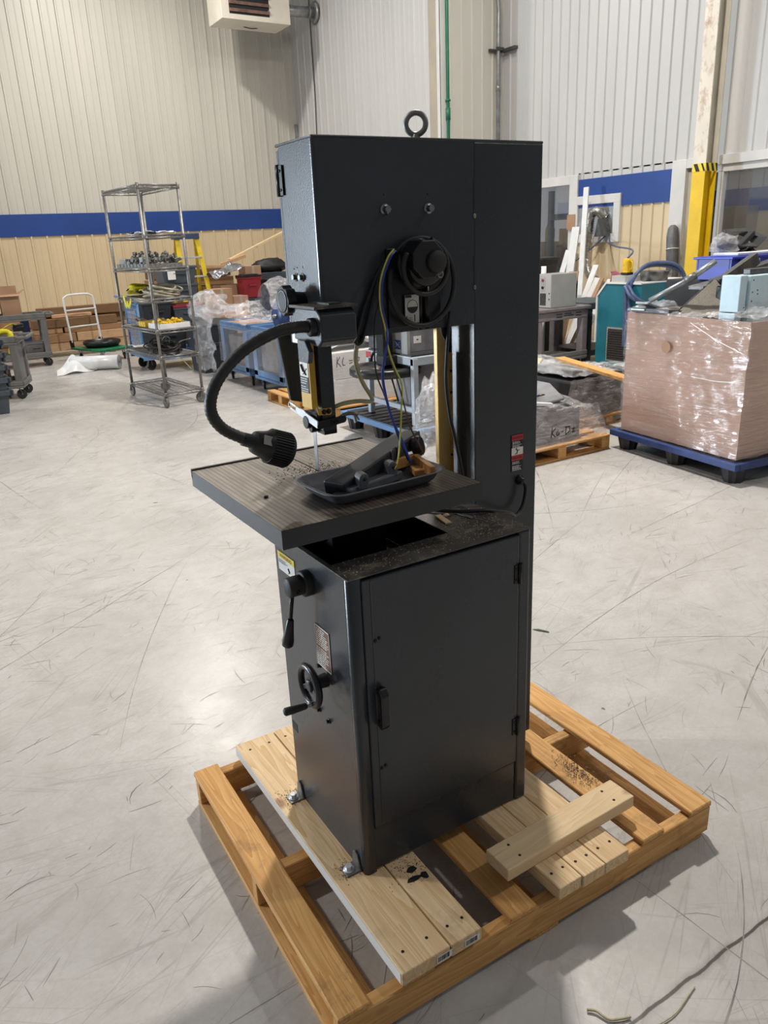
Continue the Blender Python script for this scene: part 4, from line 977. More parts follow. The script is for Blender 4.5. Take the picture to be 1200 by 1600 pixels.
# ------------------------------------------------------------------ nested blue-grey bins, far left
G = 'nested blue-grey bins'
names = ['bottom bin of the nested blue-grey stack at the left edge', 'second bin from the floor in the nested blue-grey stack', 'middle bin of the nested blue-grey stack', 'fourth bin up in the nested blue-grey stack', 'topmost bin of the nested blue-grey stack at the left edge']
for i in range(5):
    t = thing('nesting_bin', names[i], 'bin', (-.02, 8.68, .003 + .145 * i), .1, G)
    w_, d_, h_ = .20, .15, .28
    tp_ = .03
    a = [(-w_ + tp_, -d_ + tp_, 0), (w_ - tp_, -d_ + tp_, 0), (w_ - tp_, d_ - tp_, 0), (-w_ + tp_, d_ - tp_, 0)]
    b_ = [(-w_, -d_, h_), (w_, -d_, h_), (w_, d_, h_), (-w_, d_, h_)]
    c_ = [(-w_ + .01, -d_ + .01, h_), (w_ - .01, -d_ + .01, h_), (w_ - .01, d_ - .01, h_), (-w_ + .01, d_ - .01, h_)]
    e_ = [(-w_ + tp_ + .008, -d_ + tp_ + .008, .012), (w_ - tp_ - .008, -d_ + tp_ + .008, .012), (w_ - tp_ - .008, d_ - tp_ - .008, .012), (-w_ + tp_ + .008, d_ - tp_ - .008, .012)]
    mb = MB().add(a + b_ + c_ + e_, [(3, 2, 1, 0), (12, 13, 14, 15)] + [(k * 4 + j, k * 4 + (j + 1) % 4, k * 4 + 4 + (j + 1) % 4, k * 4 + 4 + j) for k in range(3) for j in range(4)])
    mb.build('bin_body', M['slate'], t, world=False)
    q = MB().box(-w_ - .04, w_ + .04, -d_ - .02, -d_ + .0, h_ - .07, h_ - .01).box(w_, w_ + .05, -d_ - .02, d_ + .02, h_ - .07, h_ - .01).box(-w_ - .04, w_ + .04, d_, d_ + .02, h_ - .07, h_ - .01)
    q.build('rim', M['slate'], t, .006, 1, world=False)
    MB().box(w_ + .02, w_ + .055, -.06, .06, h_ - .13, h_ - .05).build('grip_lug', M['slate'], t, .008, 1, world=False)
# ------------------------------------------------------------------ grey service carts
def service_cart(label, x, y, rz, L_, W_, H_, panel=True):
    t = thing('service_cart', label, 'cart', (x, y, 0), rz)
    def B(n, mb): return mb.build(n, M['cart'], t, .012, 2, world=False)
    for (n, z0, z1) in (('top_tray', H_ - .11, H_), ('lower_tray', .145, .235)):
        mb = MB().box(-L_ / 2, L_ / 2, -W_ / 2, W_ / 2, z0, z0 + .03)
        for (a, b_, c, d) in ((-L_ / 2, L_ / 2, -W_ / 2, -W_ / 2 + .02), (-L_ / 2, L_ / 2, W_ / 2 - .02, W_ / 2), (-L_ / 2, -L_ / 2 + .02, -W_ / 2, W_ / 2), (L_ / 2 - .02, L_ / 2, -W_ / 2, W_ / 2)):
            mb.box(a, b_, c, d, z0 + .03, z1)
        B(n, mb)
    for sx in (-1, 1):
        for sy in (-1, 1):
            x0 = sx * (L_ / 2 - .05); y0 = sy * (W_ / 2 - .05)
            B('leg', MB().box(x0 - .045, x0 + .045, y0 - .045, y0 + .045, .2, H_ - .08))
    if panel:
        for sx in (-1, 1): B('end_panel', MB().box(sx * (L_ / 2 - .03) - .012, sx * (L_ / 2 - .03) + .012, -W_ / 2 + .08, W_ / 2 - .2, .2, H_ - .1))
    B('push_handle', MB().box(L_ / 2 - .02, L_ / 2 + .14, -W_ / 2 + .03, -W_ / 2 + .07, H_ - .05, H_ - .01).box(L_ / 2 - .02, L_ / 2 + .14, W_ / 2 - .07, W_ / 2 - .03, H_ - .05, H_ - .01).box(L_ / 2 + .10, L_ / 2 + .14, -W_ / 2 + .07, W_ / 2 - .07, H_ - .05, H_ - .01))
    for sx in (-1, 1):
        for sy in (-1, 1):
            p = matw(t) @ Vector((sx * (L_ / 2 - .08), sy * (W_ / 2 - .07), 0)); caster(t, p.x, p.y, .062, 0, .145, rz + .5)
    return t
service_cart('grey service cart with a yellow strap over its tray, behind the blue-grey bins', .08, 9.86, -.30, 1.0, .60, .80)
service_cart('grey service cart against the lumber with a cardboard box on top', .78, 12.85, -.06, 1.15, .58, .86, False)
# yellow ratchet strap over the near cart
def ribbon(pts, w_, up=(0, 0, 1), n=8):
    P = bez(pts, n); mb = MB(); vs = []
    for i, p in enumerate(P):
        d = (P[min(i + 1, len(P) - 1)] - P[max(i - 1, 0)]).normalized(); s_ = d.cross(Vector(up))
        if s_.length < .1: s_ = Vector((1, 0, 0))
        s_.normalize(); vs += [p - s_ * w_ / 2, p + s_ * w_ / 2]
    mb.add(vs, [(2 * i, 2 * i + 1, 2 * i + 3, 2 * i + 2) for i in range(len(P) - 1)], True); return mb
ys = thing('ratchet_strap', 'yellow ratchet strap lying on the near grey service cart', 'strap', (.4, 9.6, .80))
for (n, pts) in (('strap_webbing', [(-.1, 9.55, .82), (.15, 9.55, .84), (.33, 9.56, .88), (.46, 9.62, .93), (.56, 9.68, .90), (.60, 9.72, .84)]), ('strap_tail', [(.0, 9.50, .80), (.2, 9.52, .81), (.36, 9.51, .86), (.43, 9.49, .82), (.42, 9.475, .70), (.40, 9.47, .58)])):
    ribbon(pts, .07, (0, 1, .3) if n == 'strap_tail' else (0, .3, 1)).build(n, M['strap'], ys, solid=.004)
MB().box(.48, .62, 9.58, 9.70, .84, .90).cyl((.50, 9.57, .91), (.62, 9.70, .91), .02, n=10).build('ratchet', M['black_metal'], ys, .006)
carton('cardboard_box', 'crumpled open cardboard box on the lower tray of the near grey cart', .10, .36, 9.66, 9.92, .182, .40, open_top=True, rz=-.25)
carton('cardboard_box', 'open cardboard box with raised flaps on the far grey cart', .73, 1.02, 12.68, 12.98, .80, 1.17, flaps=.13, rz=-.05)
carton('cardboard_box', 'pinkish cardboard box at the left edge on the far grey cart', .36, .66, 12.70, 13.0, .80, 1.15)
tote('storage_tote', 'small grey tote on the lower tray of the far grey cart', .98, 1.28, 12.62, 12.9, .182, .40, 'cart', taper=.02)
tag(MB().box(1.0, 1.12, 12.92, 13.1, .78, .18 + .02).build('blue_crate', M['blue_pal'], None, .01), 'narrow blue crate standing on the lower tray of the far grey cart', 'crate')
# ------------------------------------------------------------------ lumber against the far wall
r = random.Random(4)
M['lumber_dk'] = wood('lumber_dark', (.25, .145, .07), (.16, .085, .04), 0, .2, dirt=.4)
LG = 'lumber stacked along the far wall'
spec = [  # x0, x1, y0, z0, h, material, label
    (.6, 2.9, 13.62, .10, .15, 'lumber_lt', 'pinkish lowest front timber in the wall stack behind the white roll'),
    (.7, 1.95, 13.60, .255, .15, 'lumber', 'short brown timber, second layer left, behind the hand truck'),
    (1.97, 3.0, 13.60, .255, .15, 'lumber_lt', 'light timber, second layer right, behind the hand truck'),
    (.5, 1.75, 13.66, .41, .10, 'lumber_lt', 'pale timber ending left of the hand truck handle, third layer'),
    (1.78, 3.05, 13.62, .41, .10, 'lumber', 'brown timber in the third layer right of the handle'),
    (1.25, 2.72, 13.62, .515, .15, 'lumber_dk', 'dark square beam with rounded end above the third layer'),
    (.6, 3.0, 13.95, .515, .17, 'lumber', 'long brown beam lying behind the dark square beam'),
    (1.4, 3.1, 13.80, .69, .16, 'lumber_dk', 'topmost long dark beam against the beige wall'),
    (1.62, 2.3, 13.70, .672, .06, 'lumber_lt', 'short pinkish offcut lying on the dark square beam')]
for (x0, x1, y0, z0, h_, m_, lab) in spec:
    tag(MB().box(x0, x1, y0, y0 + (.1 if h_ < .1 else .16), z0, z0 + h_).build('timber_beam', M[m_], None, .006, 1), lab, 'timber', LG)
for x in (.9, 2.5): tag(MB().box(x, x + .1, 13.58, 14.4, 0.0, .098).build('timber_bearer', M['lumber_dk'], None, .004, 1), 'dark bearer under the wall timber stack, %s' % ('left one behind the far cart' if x < 1 else 'right one behind the hand truck'), 'timber')
for (x0, x1, z0, h_, m_, lab) in ((.55, 2.95, .10, .40, 'lumber', 'thick brown rear timber low in the wall stack'),):
    tag(MB().box(x0, x1, 13.80, 14.3, z0, z0 + h_).build('timber_beam', M[m_], None, .006, 1), lab, 'timber', LG)
# ------------------------------------------------------------------ platform hand truck and drain ring
c20, s20 = math.cos(.33), math.sin(.33)
hx, hy = 1.72, 13.0
def HT_(u, v, z): return (hx + u * c20 + v * s20, hy + u * s20 - v * c20, z)
pt = thing('platform_truck', 'green platform hand truck with a white tube handle near the lumber', 'hand truck', HT_(.3, .45, 0), 0)
PTM = mat('green_deck', (.012, .17, .07), .4, 0, .1)
MB().prism([HT_(0, 0, .175), HT_(.62, 0, .175), HT_(.62, .92, .175), HT_(0, .92, .175)], (0, 0, .035)).build('deck', PTM, pt, .006)
hp = bez([HT_(.03, .02, .2), HT_(.03, .0, .55), HT_(.03, -.03, .98), HT_(.07, -.035, 1.05), HT_(.16, -.035, 1.08), HT_(.46, -.035, 1.08), HT_(.55, -.035, 1.05), HT_(.59, -.03, .98), HT_(.59, 0, .55), HT_(.59, .02, .2)], 5)
MB().tube(hp, .017, 10).build('push_handle', M['paper'], pt)
for z in (.55, .83): MB().cyl(HT_(.03, 0, z), HT_(.59, 0, z), .013, n=8).build('cross_bar', M['paper'], pt)
for u in (.03, .59): MB().bar(HT_(u, .02, .2), HT_(u, .0, .33), .05, .05).build('handle_socket', M['black_metal'], pt)
for (u, v) in ((.1, .12), (.52, .12), (.1, .8), (.52, .8)):
    p = HT_(u, v, 0); caster(pt, p[0], p[1], .055, 0, .175, 1.2)
dr = thing('drain_ring', 'round shallow black plastic tray lying on the green hand truck', 'tray', HT_(.36, .42, .212))
MB().lathe(HT_(.36, .42, .213), (0, 0, 1), [(0, 0), (0, .26), (.05, .31), (.10, .31), (.10, .29), (.05, .285), (.012, .24), (.012, 0)], 36).build('tray_body', M['black'], dr)
# ------------------------------------------------------------------ roll of white poly sheet
rl = thing('poly_sheet_roll', 'roll of white plastic sheet on the floor, partly unrolled', 'plastic roll', (1.85, 11.35, 0))
p0, p1 = Vector((1.45, 11.62, .112)), Vector((2.10, 11.22, .112)); d = (p1 - p0).normalized()
mb = MB().cyl(p0, p1, .108, n=28); mb.build('roll', M['poly'], rl)
mb = MB()
for q in (.10, .075, .05): mb.ring(p1 + d * .002, d, q, .0035, 24, 4)
mb.lathe(p1 + d * .001, d, [(0, .028), (.003, .028), (.003, 0)], 16); mb.build('roll_end_core', M['cart'], rl)
def fsh(u, v):
    x = 1.14 + .62 * u; y = 11.55 - .38 * v + .12 * u
    h_ = .02 + .27 * math.exp(-((u - .45) / .2) ** 2) * (1 - v) ** 1.1 + .05 * math.sin(u * 9 + v * 4) * (1 - v * .6)
    return Vector((x + .08 * (1 - v), y, max(.006, h_)))
mb = MB().sheet(fsh, 26, 16, False); mb.build('loose_sheet', M['poly'], rl, solid=.004)

# ------------------------------------------------------------------ wire shelving rack
RX, RY, RR = 1.905, 8.082, .085; RW, RD = .476, 1.154
rk = thing('wire_rack', 'tall chrome wire shelving rack on casters, loaded with fittings and straps', 'shelving rack', (RX, RY, 0), RR)
cr, sr = math.cos(RR), math.sin(RR)
def RK(lx, ly, z): return (RX + lx * cr - ly * sr, RY + lx * sr + ly * cr, z)
LV = [2.411, 1.904, 1.553, 1.226, .884, .59, .17]
for sx in (-1, 1):
    for sy in (-1, 1):
        x, y = sx * (RW / 2 - .012), sy * (RD / 2 - .012)
        MB().cyl((x, y, .13), (x, y, 2.43), .0165, n=10).build('post', M['wire_rack'], rk, world=False)
        p = RK(x, y, 0); caster(rk, p[0], p[1], .063, 0, .15, 2.2 + sx * .5, 'cart')
for z in LV:
    mb = MB()
    for zz in (z - .004, z - .034):
        for (a, b_) in (((-RW / 2, -RD / 2), (RW / 2, -RD / 2)), ((-RW / 2, RD / 2), (RW / 2, RD / 2)), ((-RW / 2, -RD / 2), (-RW / 2, RD / 2)), ((RW / 2, -RD / 2), (RW / 2, RD / 2))):
            mb.tube([(*a, zz), (*b_, zz)], .0085, 6)
    for (a, b_, n_) in (((-RW / 2, -RD / 2), (RW / 2, -RD / 2), 8), ((-RW / 2, RD / 2), (RW / 2, RD / 2), 8), ((-RW / 2, -RD / 2), (-RW / 2, RD / 2), 18), ((RW / 2, -RD / 2), (RW / 2, RD / 2), 18)):
        P = [Vector((*a, 0)).lerp(Vector((*b_, 0)), i / n_) + Vector((0, 0, (z - .004) if i % 2 else (z - .036))) for i in range(n_ + 1)]; mb.tube(P, .003, 4, caps=False)
    for i in range(1, 20):
        y = -RD / 2 + RD * i / 20; mb.tube([(-RW / 2, y, z), (RW / 2, y, z)], .0032, 4, caps=False)
    for i in (1, 2): x = -RW / 2 + RW * i / 3; mb.tube([(x, -RD / 2, z - .006), (x, RD / 2, z - .006)], .004, 4)
    for sx in (-1, 1):
        for sy in (-1, 1): mb.cyl((sx * (RW / 2 - .012), sy * (RD / 2 - .012), z - .04), (sx * (RW / 2 - .012), sy * (RD / 2 - .012), z + .005), .020, n=10)
    mb.build('wire_shelf', M['wire_rack'], rk, world=False)
# what lies on its shelves
def rkbox(x0, x1, y0, y1, z0, z1, mb=None):
    mb = mb or MB(); P = [RK(x, y, z) for z in (z0, z1) for (x, y) in ((x0, y0), (x1, y0), (x1, y1), (x0, y1))]
    return mb.add(P, [(3, 2, 1, 0), (4, 5, 6, 7), (0, 1, 5, 4), (1, 2, 6, 5), (2, 3, 7, 6), (3, 0, 4, 7)])
tag(crumple(lambda u, v: Vector(RK(-.15 + .36 * u, -.40 + .60 * v, 1.925)), 14, 18, .03, 5., 2.).build('white_bag', M['paper'], None, solid=.003), 'crumpled white plastic bag on the second shelf of the rack', 'bag')
tag(MB().tube([RK(-.10, .10, 1.922), RK(-.05, -.45, 1.922)], .014, 8).cyl(RK(-.10, .08, 1.922), RK(-.105, .16, 1.922), .028, n=10).build('black_rod', M['black'], None), 'black rod with a thick end on the second rack shelf', 'rod')
FG = 'grey fittings piled on the third rack shelf'
ft = thing('fitting_tray', 'long low grey tray on the third rack shelf, full of fittings', 'tray', RK(0, 0, 1.556))
mb = rkbox(-.20, .20, -.50, .54, 1.557, 1.567)
for (a, b_, c, d_) in ((-.20, .20, -.50, -.49), (-.20, .20, .53, .54), (-.20, -.19, -.50, .54), (.19, .20, -.50, .54)): rkbox(a, b_, c, d_, 1.567, 1.60, mb)
for i in range(9):
    for s in (-1,): rkbox(-.2065, -.2005, -.47 + i * .11, -.40 + i * .11, 1.567, 1.597, mb)
mb.build('tray_body', M['fitting'], ft)
f0 = thing('conduit_fitting', 'small grey metal fitting piled in the tray on the third rack shelf', 'fitting', RK(0, 0, 1.57), 0, FG)
MB().cyl((0, 0, .0), (0, .085, .012), .024, n=10).box(-.03, .03, -.03, .03, -.004, .05).build('fitting_body', M['fitting'], f0, .004, 1, world=False)
MB().cyl((0, 0, .03), (0, -.012, .10), .012, n=8).cyl((0, -.0, .08), (0, -.014, .105), .018, n=8).build('valve_stem', M['fitting'], f0, world=False)
k = 0
for i in range(12):
    for j in range(4):
        o = f0 if k == 0 else copy_tree(f0); k += 1
        p = RK(-.15 + j * .10 + r.uniform(-.01, .01), -.42 + i * .058, 1.572 + (.045 if (i + j) % 3 == 0 else 0.0))
        o.location = p; o.rotation_euler = (r.uniform(-.4, .4), r.uniform(-.4, .4), r.uniform(0, 6.28)); s_ = r.uniform(.75, 1.15); o.scale = (s_, s_, s_)
blk = thing('fitting_block', 'pale grey block of stacked strips at the far end of the third rack shelf', 'metal block', RK(0, .45, 1.568))
mb = MB()
for i in range(5): rkbox(-.17, .17, .30 + .0, .52, 1.568 + i * .018, 1.584 + i * .018, mb)
mb.build('strip_stack', M['pc'], blk)
sb = thing('safety_harness', 'black and fluorescent yellow strap harness heaped on the fourth rack shelf', 'harness', RK(0, .2, 1.23))
for (n_, sd, m_) in (('webbing', 1, 'strap'), ('webbing', 2, 'black_matte'), ('webbing', 3, 'strap'), ('webbing', 4, 'black_matte'), ('webbing', 5, 'strap')):
    rr_ = random.Random(sd); ly = .42; P = []
    for i in range(7): P.append(RK(rr_.uniform(-.17, .17), .50 - i * .085 + rr_.uniform(-.03, .03), 1.25 + rr_.random() * .15 * (1 - abs(i - 3) / 4)))
    ribbon(P, .065, (rr_.uniform(-.4, .4), .5, .8), 6).build(n_, M[m_], sb, solid=.005)
ribbon([RK(-.24, .36, 1.24), RK(-.25, .30, 1.19), RK(-.25, .28, 1.13), RK(-.25, .22, 1.15), RK(-.25, .16, 1.13), RK(-.24, .10, 1.22)], .06, (-1, 0, .1)).build('hanging_loop', M['strap'], sb, solid=.004)
hs = thing('rope_coil', 'coiled beige hose heaped on the near end of the fourth rack shelf', 'hose', RK(0, -.25, 1.23))
mb = MB()
for i in range(7): mb.ring(RK(.0 + r.uniform(-.03, .03), -.28 + r.uniform(-.05, .05), 1.25 + i * .014), (r.uniform(-.3, .3), r.uniform(-.3, .3), 1), .15 + r.uniform(-.02, .03), .013, 26, 7, 1.3)
mb.build('coil', M['beige_hose'], hs)
yt = thing('parts_tray', 'white tray heaped with small yellow parts on the fifth rack shelf', 'tray', RK(.05, -.35, .888))
mb = rkbox(-.18, .2, -.52, -.18, .888, .90)
for (a, b_, c, d_) in ((-.18, .2, -.52, -.51), (-.18, .2, -.19, -.18), (-.18, -.17, -.52, -.18), (.19, .2, -.52, -.18)): rkbox(a, b_, c, d_, .90, .945, mb)
mb.build('tray_body', M['paper'], yt)
y0_ = tag(MB().cyl((0, 0, 0), (0, 0, .05), .02, n=8).box(-.025, .025, -.012, .012, .02, .045).build('yellow_plug', M['orange_y'], None), 'small yellow plastic plug in the white tray on the rack', 'plug', 'yellow plugs in the white tray')
for i in range(34):
    o = y0_ if i == 0 else copy_tree(y0_); p = RK(r.uniform(-.14, .17), r.uniform(-.48, -.22), .902 + (.045 if i > 17 else 0)); o.location = p; o.rotation_euler = (r.uniform(0, 1.5), r.uniform(0, 1.5), r.uniform(0, 6))
mb = MB()
for i in range(3): rkbox(-.19, -.06, -.08 + i * .075 - .02, -.01 + i * .075 - .025, .889, .95, mb)
tag(mb.build('amber_bottles', M['orange_y'], None, .008), 'row of amber packets beside the post on the fifth rack shelf', 'packet')
mb = MB().blob(RK(.06, .14, .925), .12, .10, .035, .4, 3, 16, 10, 3.)
mb.ring(RK(-.05, .36, .93), (.5, .2, 1), .09, .012, 22, 6)
tag(mb.build('work_gloves', mat('tan_leather', (.30, .20, .10), .7), None), 'tan leather gloves with a grey loop in the middle of the fifth rack shelf', 'gloves')
cbs = thing('cable_tangle', 'tangle of black cables filling the sixth rack shelf', 'cables', RK(0, 0, .594))
for q in range(7):
    mb = MB(); cx_, cy_ = r.uniform(-.08, .08), -.42 + q * .11
    for i in range(4): mb.ring(RK(cx_ + r.uniform(-.04, .04), cy_, .625 + i * .018), (r.uniform(-.5, .5), r.uniform(-.5, .5), 1), r.uniform(.07, .13), .009, 20, 6, r.uniform(1., 1.4))
    mb.build('cable_loop', M['rubber'], cbs)
for (a, b_) in (((-.05, -.1, .60), (-.1, -.45, .80)), ((.1, .1, .60), (-.15, -.2, .74)), ((0, -.3, .60), (.15, -.58, .76)), ((-.24, -.3, .63), (-.26, -.2, .45)), ((-.1, -.5, .62), (.1, -.62, .42))):
    MB().tube(bez([RK(*a), RK((a[0] + b_[0]) / 2, (a[1] + b_[1]) / 2, (a[2] + b_[2]) / 2 + .04), RK(*b_)], 5), .0045, 6).build('stiff_wire', M['beige_hose'], cbs)
tag(crumple(lambda u, v: Vector(RK(-.18 + .3 * u, .34 + .2 * v, .62)), 8, 8, .02, 7., 5.).build('white_rag', M['paper'], None, solid=.003), 'white rag at the far end of the sixth rack shelf', 'rag')

# ------------------------------------------------------------------ step ladder
ld_ = thing('step_ladder', 'yellow step ladder with a dark blue top cap behind the wire rack', 'ladder', (4.2, 13.4, 0))
MB().box(3.88, 4.36, 13.30, 13.52, 1.91, 2.01).build('top_cap', M['ladder_b'], ld_, .012)
for (xa, xb) in ((3.95, 3.86), (4.32, 4.46)):
    MB().bar((xa, 13.36, 1.92), (xb, 13.0, 0), .085, .03, up=(0, 1, 0)).build('front_rail', M['ladder_y'], ld_, .004)
    MB().bar((xa, 13.46, 1.92), (xb, 13.95, 0), .06, .025, up=(0, 1, 0)).build('rear_rail', M['ladder_y'], ld_, .004)
for z in (1.60, 1.26, .94, .62, .31):
    k = (1.92 - z) / 1.92; xa = 3.95 - .11 * k; xb = 4.32 + .20 * k; y = 13.36 - .36 * k
    MB().box(xa, xb, y - .04, y + .06, z - .03, z).build('step', M['pc_lt'], ld_, .004)

# ------------------------------------------------------------------ blue wire cart with totes
wc = thing('wire_cart', 'blue platform cart with a wire end gate behind the rack', 'cart', (3.0, 10.9, 0))
MB().box(2.3, 3.9, 10.5, 11.25, .20, .27).build('deck', M['blue_cart'], wc, .01)
gt = MB()
for y in (10.52, 11.23): gt.tube([(2.32, y, .25), (2.32, y, 1.0)], .018, 8)
gt.tube(bez([(2.32, 10.52, 1.0), (2.25, 10.52, 1.09), (2.18, 10.53, 1.10)], 4), .018, 8).tube(bez([(2.32, 11.23, 1.0), (2.25, 11.23, 1.09), (2.18, 11.22, 1.10)], 4), .018, 8).tube([(2.18, 10.53, 1.10), (2.18, 11.22, 1.10)], .018, 8)
for i in range(1, 10): gt.tube([(2.32, 10.52 + .071 * i, .27), (2.32, 10.52 + .071 * i, 1.0)], .006, 5)
for i in range(11): gt.tube([(2.32, 10.52, .28 + .07 * i), (2.32, 11.23, .28 + .07 * i)], .006, 5)
gt.build('end_gate', M['blue_cart'], wc)
for i in range(2): MB().box(2.30, 3.9, 10.49 + .74 * i, 10.51 + .76 * i, .17, .29).build('deck_edge', M['blue_cart'], wc)
for (x, y) in ((2.42, 10.62), (2.42, 11.1), (3.7, 10.62), (3.7, 11.1)): caster(wc, x, y, .085, 0, .20, .4)
tote('storage_tote', 'left black tote on the blue wire cart', 2.45, 3.05, 10.58, 11.1, .275, .66, 'dslate', 'totes on the blue wire cart')
tote('storage_tote', 'right black tote on the blue wire cart', 3.12, 3.80, 10.58, 11.1, .275, .66, 'dslate', 'totes on the blue wire cart')
tote('storage_tote', 'black tote under the yellow strap loop, second layer on the wire cart', 2.40, 2.86, 10.6, 11.1, .665, 1.0, 'dslate', 'totes on the blue wire cart')
tote('tool_box', 'slate tool box with a red lid on the wire cart', 2.89, 3.34, 10.6, 11.1, .665, .90, 'slate', None, 0, 'redbox', 'tool box', .01)
tote('storage_tote', 'slate tote directly on the red lid of the tool box', 2.78, 3.32, 10.62, 11.1, 1.005, 1.24, 'slate', 'slate totes')
tote('storage_tote', 'topmost slate tote with a white paper label, above the tool box', 2.78, 3.32, 10.62, 11.1, 1.245, 1.50, 'slate', 'slate totes')
tag(MB().box(2.86, 2.98, 10.598, 10.602, 1.31, 1.46).build('paper_label', M['paper']), 'white paper sheet stuck on the topmost slate tote', 'label')

# ------------------------------------------------------------------ blue carts with stretch film
def blue_cart(label, y0, y1):
    t = thing('utility_cart', label, 'cart', (3.27, (y0 + y1) / 2, 0), 0, None)
    def B(n, mb, bv=.012): return mb.build(n, M['blue_cart'], t, bv)
    mb = MB().box(3.0, 3.55, y0, y1, .70, .73).box(3.0, 3.03, y0, y1, .73, .80).box(3.52, 3.55, y0, y1, .73, .80).box(3.03, 3.52, y0, y0 + .03, .73, .80).box(3.03, 3.52, y1 - .03, y1, .73, .80); B('top_tray', mb)
    mb = MB().box(3.0, 3.55, y0, y1, .14, .18).box(3.0, 3.03, y0, y1, .18, .26).box(3.52, 3.55, y0, y1, .18, .26); B('lower_tray', mb)
    for x in (3.045, 3.505):
        for y in (y0 + .06, y1 - .06): B('leg', MB().box(x - .045, x + .045, y - .06, y + .06, .16, .72))
    for x in (3.08, 3.47):
        for y in (y0 + .1, y1 - .1): caster(t, x, y, .065, 0, .14, 1.1)
    return t
blue_cart('blue plastic utility cart with a blue motor on top, under stretch film', 7.0, 7.88)
blue_cart('blue plastic utility cart left of the motor cart, wrapped in film', 8.05, 8.98)
tag(MB().box(3.06, 3.49, 7.14, 7.74, .185, .68).build('grey_carton', M['mid_unit'], None, .006), 'grey carton inside the blue motor cart behind film', 'box')
tag(MB().box(3.06, 3.49, 8.19, 8.84, .185, .62).build('grey_carton', M['mid_unit'], None, .006), 'grey carton inside the left blue cart behind film', 'box')
mt = thing('electric_motor', 'dark blue electric motor under crumpled film on the blue cart', 'motor', (3.25, 7.2, .735))
MB().lathe((3.08, 7.24, .94), (1, 0, 0), [(0, 0), (0, .12), (.03, .17), (.05, .185), (.30, .185), (.33, .16), (.33, 0)], 28).box(3.1, 3.36, 7.1, 7.38, .735, .80).build('motor_body', M['motor'], mt)
mb = MB()
for i in range(28):
    a = 2 * PI * i / 28; mb.bar((3.14, 7.24 + math.cos(a) * .188, .94 + math.sin(a) * .188), (3.36, 7.24 + math.cos(a) * .188, .94 + math.sin(a) * .188), .006, .02, up=(0, math.cos(a), math.sin(a)))
mb.build('cooling_fins', M['motor'], mt)
MB().lathe((3.079, 7.24, .94), (-1, 0, 0), [(0, .03), (.02, .03), (.03, .02), (.05, .02), (.05, 0)], 16).build('shaft', M['steel'], mt)
tag(MB().box(3.06, 3.5, 8.15, 8.85, .735, .79).build('flat_carton', M['card'], None, .004), 'flat brown carton lying in the left blue cart tray', 'box')
fm = thing('stretch_film', 'crumpled clear stretch film draped over the blue carts', 'plastic film', (3.1, 8.2, .0))
def peak(u, v):  # over the motor
    y = 6.92 + 1.2 * u; x = 2.93 + .6 * v; z = .84 + .56 * math.exp(-((y - 7.2) / .30) ** 2) * (1 - .5 * abs(v - .35)) ; return Vector((x, y, z))
crumple(peak, 34, 16, .05, 6., 1.).build('film_peak', M['film_c'], fm)
crumple(lambda u, v: Vector((2.93 + .62 * v, 8.0 + 1.6 * u, .86 + .13 * math.exp(-((u - .55) / .25) ** 2))), 36, 14, .075, 7., 4.).build('film_heap', M['film_c'], fm)
crumple(lambda u, v: Vector((2.86 + .10 * math.sin(u * 5), 9.08 + .42 * u * (1 - .35 * v), .98 - .88 * v)), 16, 26, .06, 6., 8.).build('film_curtain', M['film_c'], fm)
crumple(lambda u, v: Vector((2.975, 6.98 + 2.02 * u, .26 + .50 * v)), 50, 12, .012, 7., 2.).build('film_side', M['film_h'], fm)
crumple(lambda u, v: Vector((2.98 + .6 * u, 6.975, .26 + .50 * v)), 20, 12, .012, 7., 2.).build('film_end', M['film_h'], fm)
tag(MB().blob((3.2, 9.9, .94), .26, .30, .20, .5, 3., 22, 16, 7.).build('white_film_heap', M['film_c'], None), 'bunched whitish film beside the rack above a dark tote', 'plastic film')
tote('storage_tote', 'black tote between the rack and the blue carts', 2.9, 3.5, 9.6, 10.2, .0, .70, 'dslate', None)

# ------------------------------------------------------------------ heap of cartons and lumber behind the blue carts
carton('cardboard_box', 'tan cardboard box right of the yellow ladder foot', 4.22, 4.62, 12.6, 13.0, .0, 1.02)
carton('cardboard_box', 'small greyish carton in front of the red bin', 4.62, 4.90, 12.55, 12.9, .0, .88, 'card_gay')
tag(MB().box(4.87, 5.25, 12.6, 12.95, 0, .82).build('grey_crate', M['dslate'], None, .01), 'dark crate supporting the red bin', 'crate')
tote('lidded_bin', 'red plastic bin with a black lid in the heap behind the blue carts', 4.86, 5.22, 12.62, 12.95, .825, 1.20, 'redbox', None, 0, 'black', 'bin', .02)
carton('cardboard_box', 'brown carton standing just behind the red bin', 5.1, 5.42, 13.05, 13.4, .0, 1.38)
tote('storage_tote', 'charcoal tote at the right of the red bin, film on top', 5.35, 5.95, 12.6, 13.0, .0, 1.14, 'dslate', None)
tag(MB().blob((5.72, 13.35, 1.35), .36, .25, .15, .3, 3, 18, 12, 3.).build('black_bag', M['rubber'], None), 'black plastic bag lying above the charcoal tote', 'bag')
tag(MB().box(5.4, 6.0, 13.1, 13.6, 0, 1.24).build('slate_crate', M['slate'], None, .01), 'slate crate under the black bag', 'crate')
tag(crumple(lambda u, v: Vector((4.42 + .63 * u, 12.98 + .5 * v, 1.16 + .18 * u + .10 * math.sin(v * 3.1))), 26, 16, .07, 5., 3.).build('silver_tarp', M['tarp'], None, solid=.006), 'crumpled silver grey tarp beside the red bin', 'tarp')
tag(MB().box(4.58, 5.08, 13.03, 13.5, 0, 1.06).build('pallet_carton', M['card'], None, .006), 'large brown carton under the silver tarp', 'box')
TG = 'boards on the heap behind the blue carts'
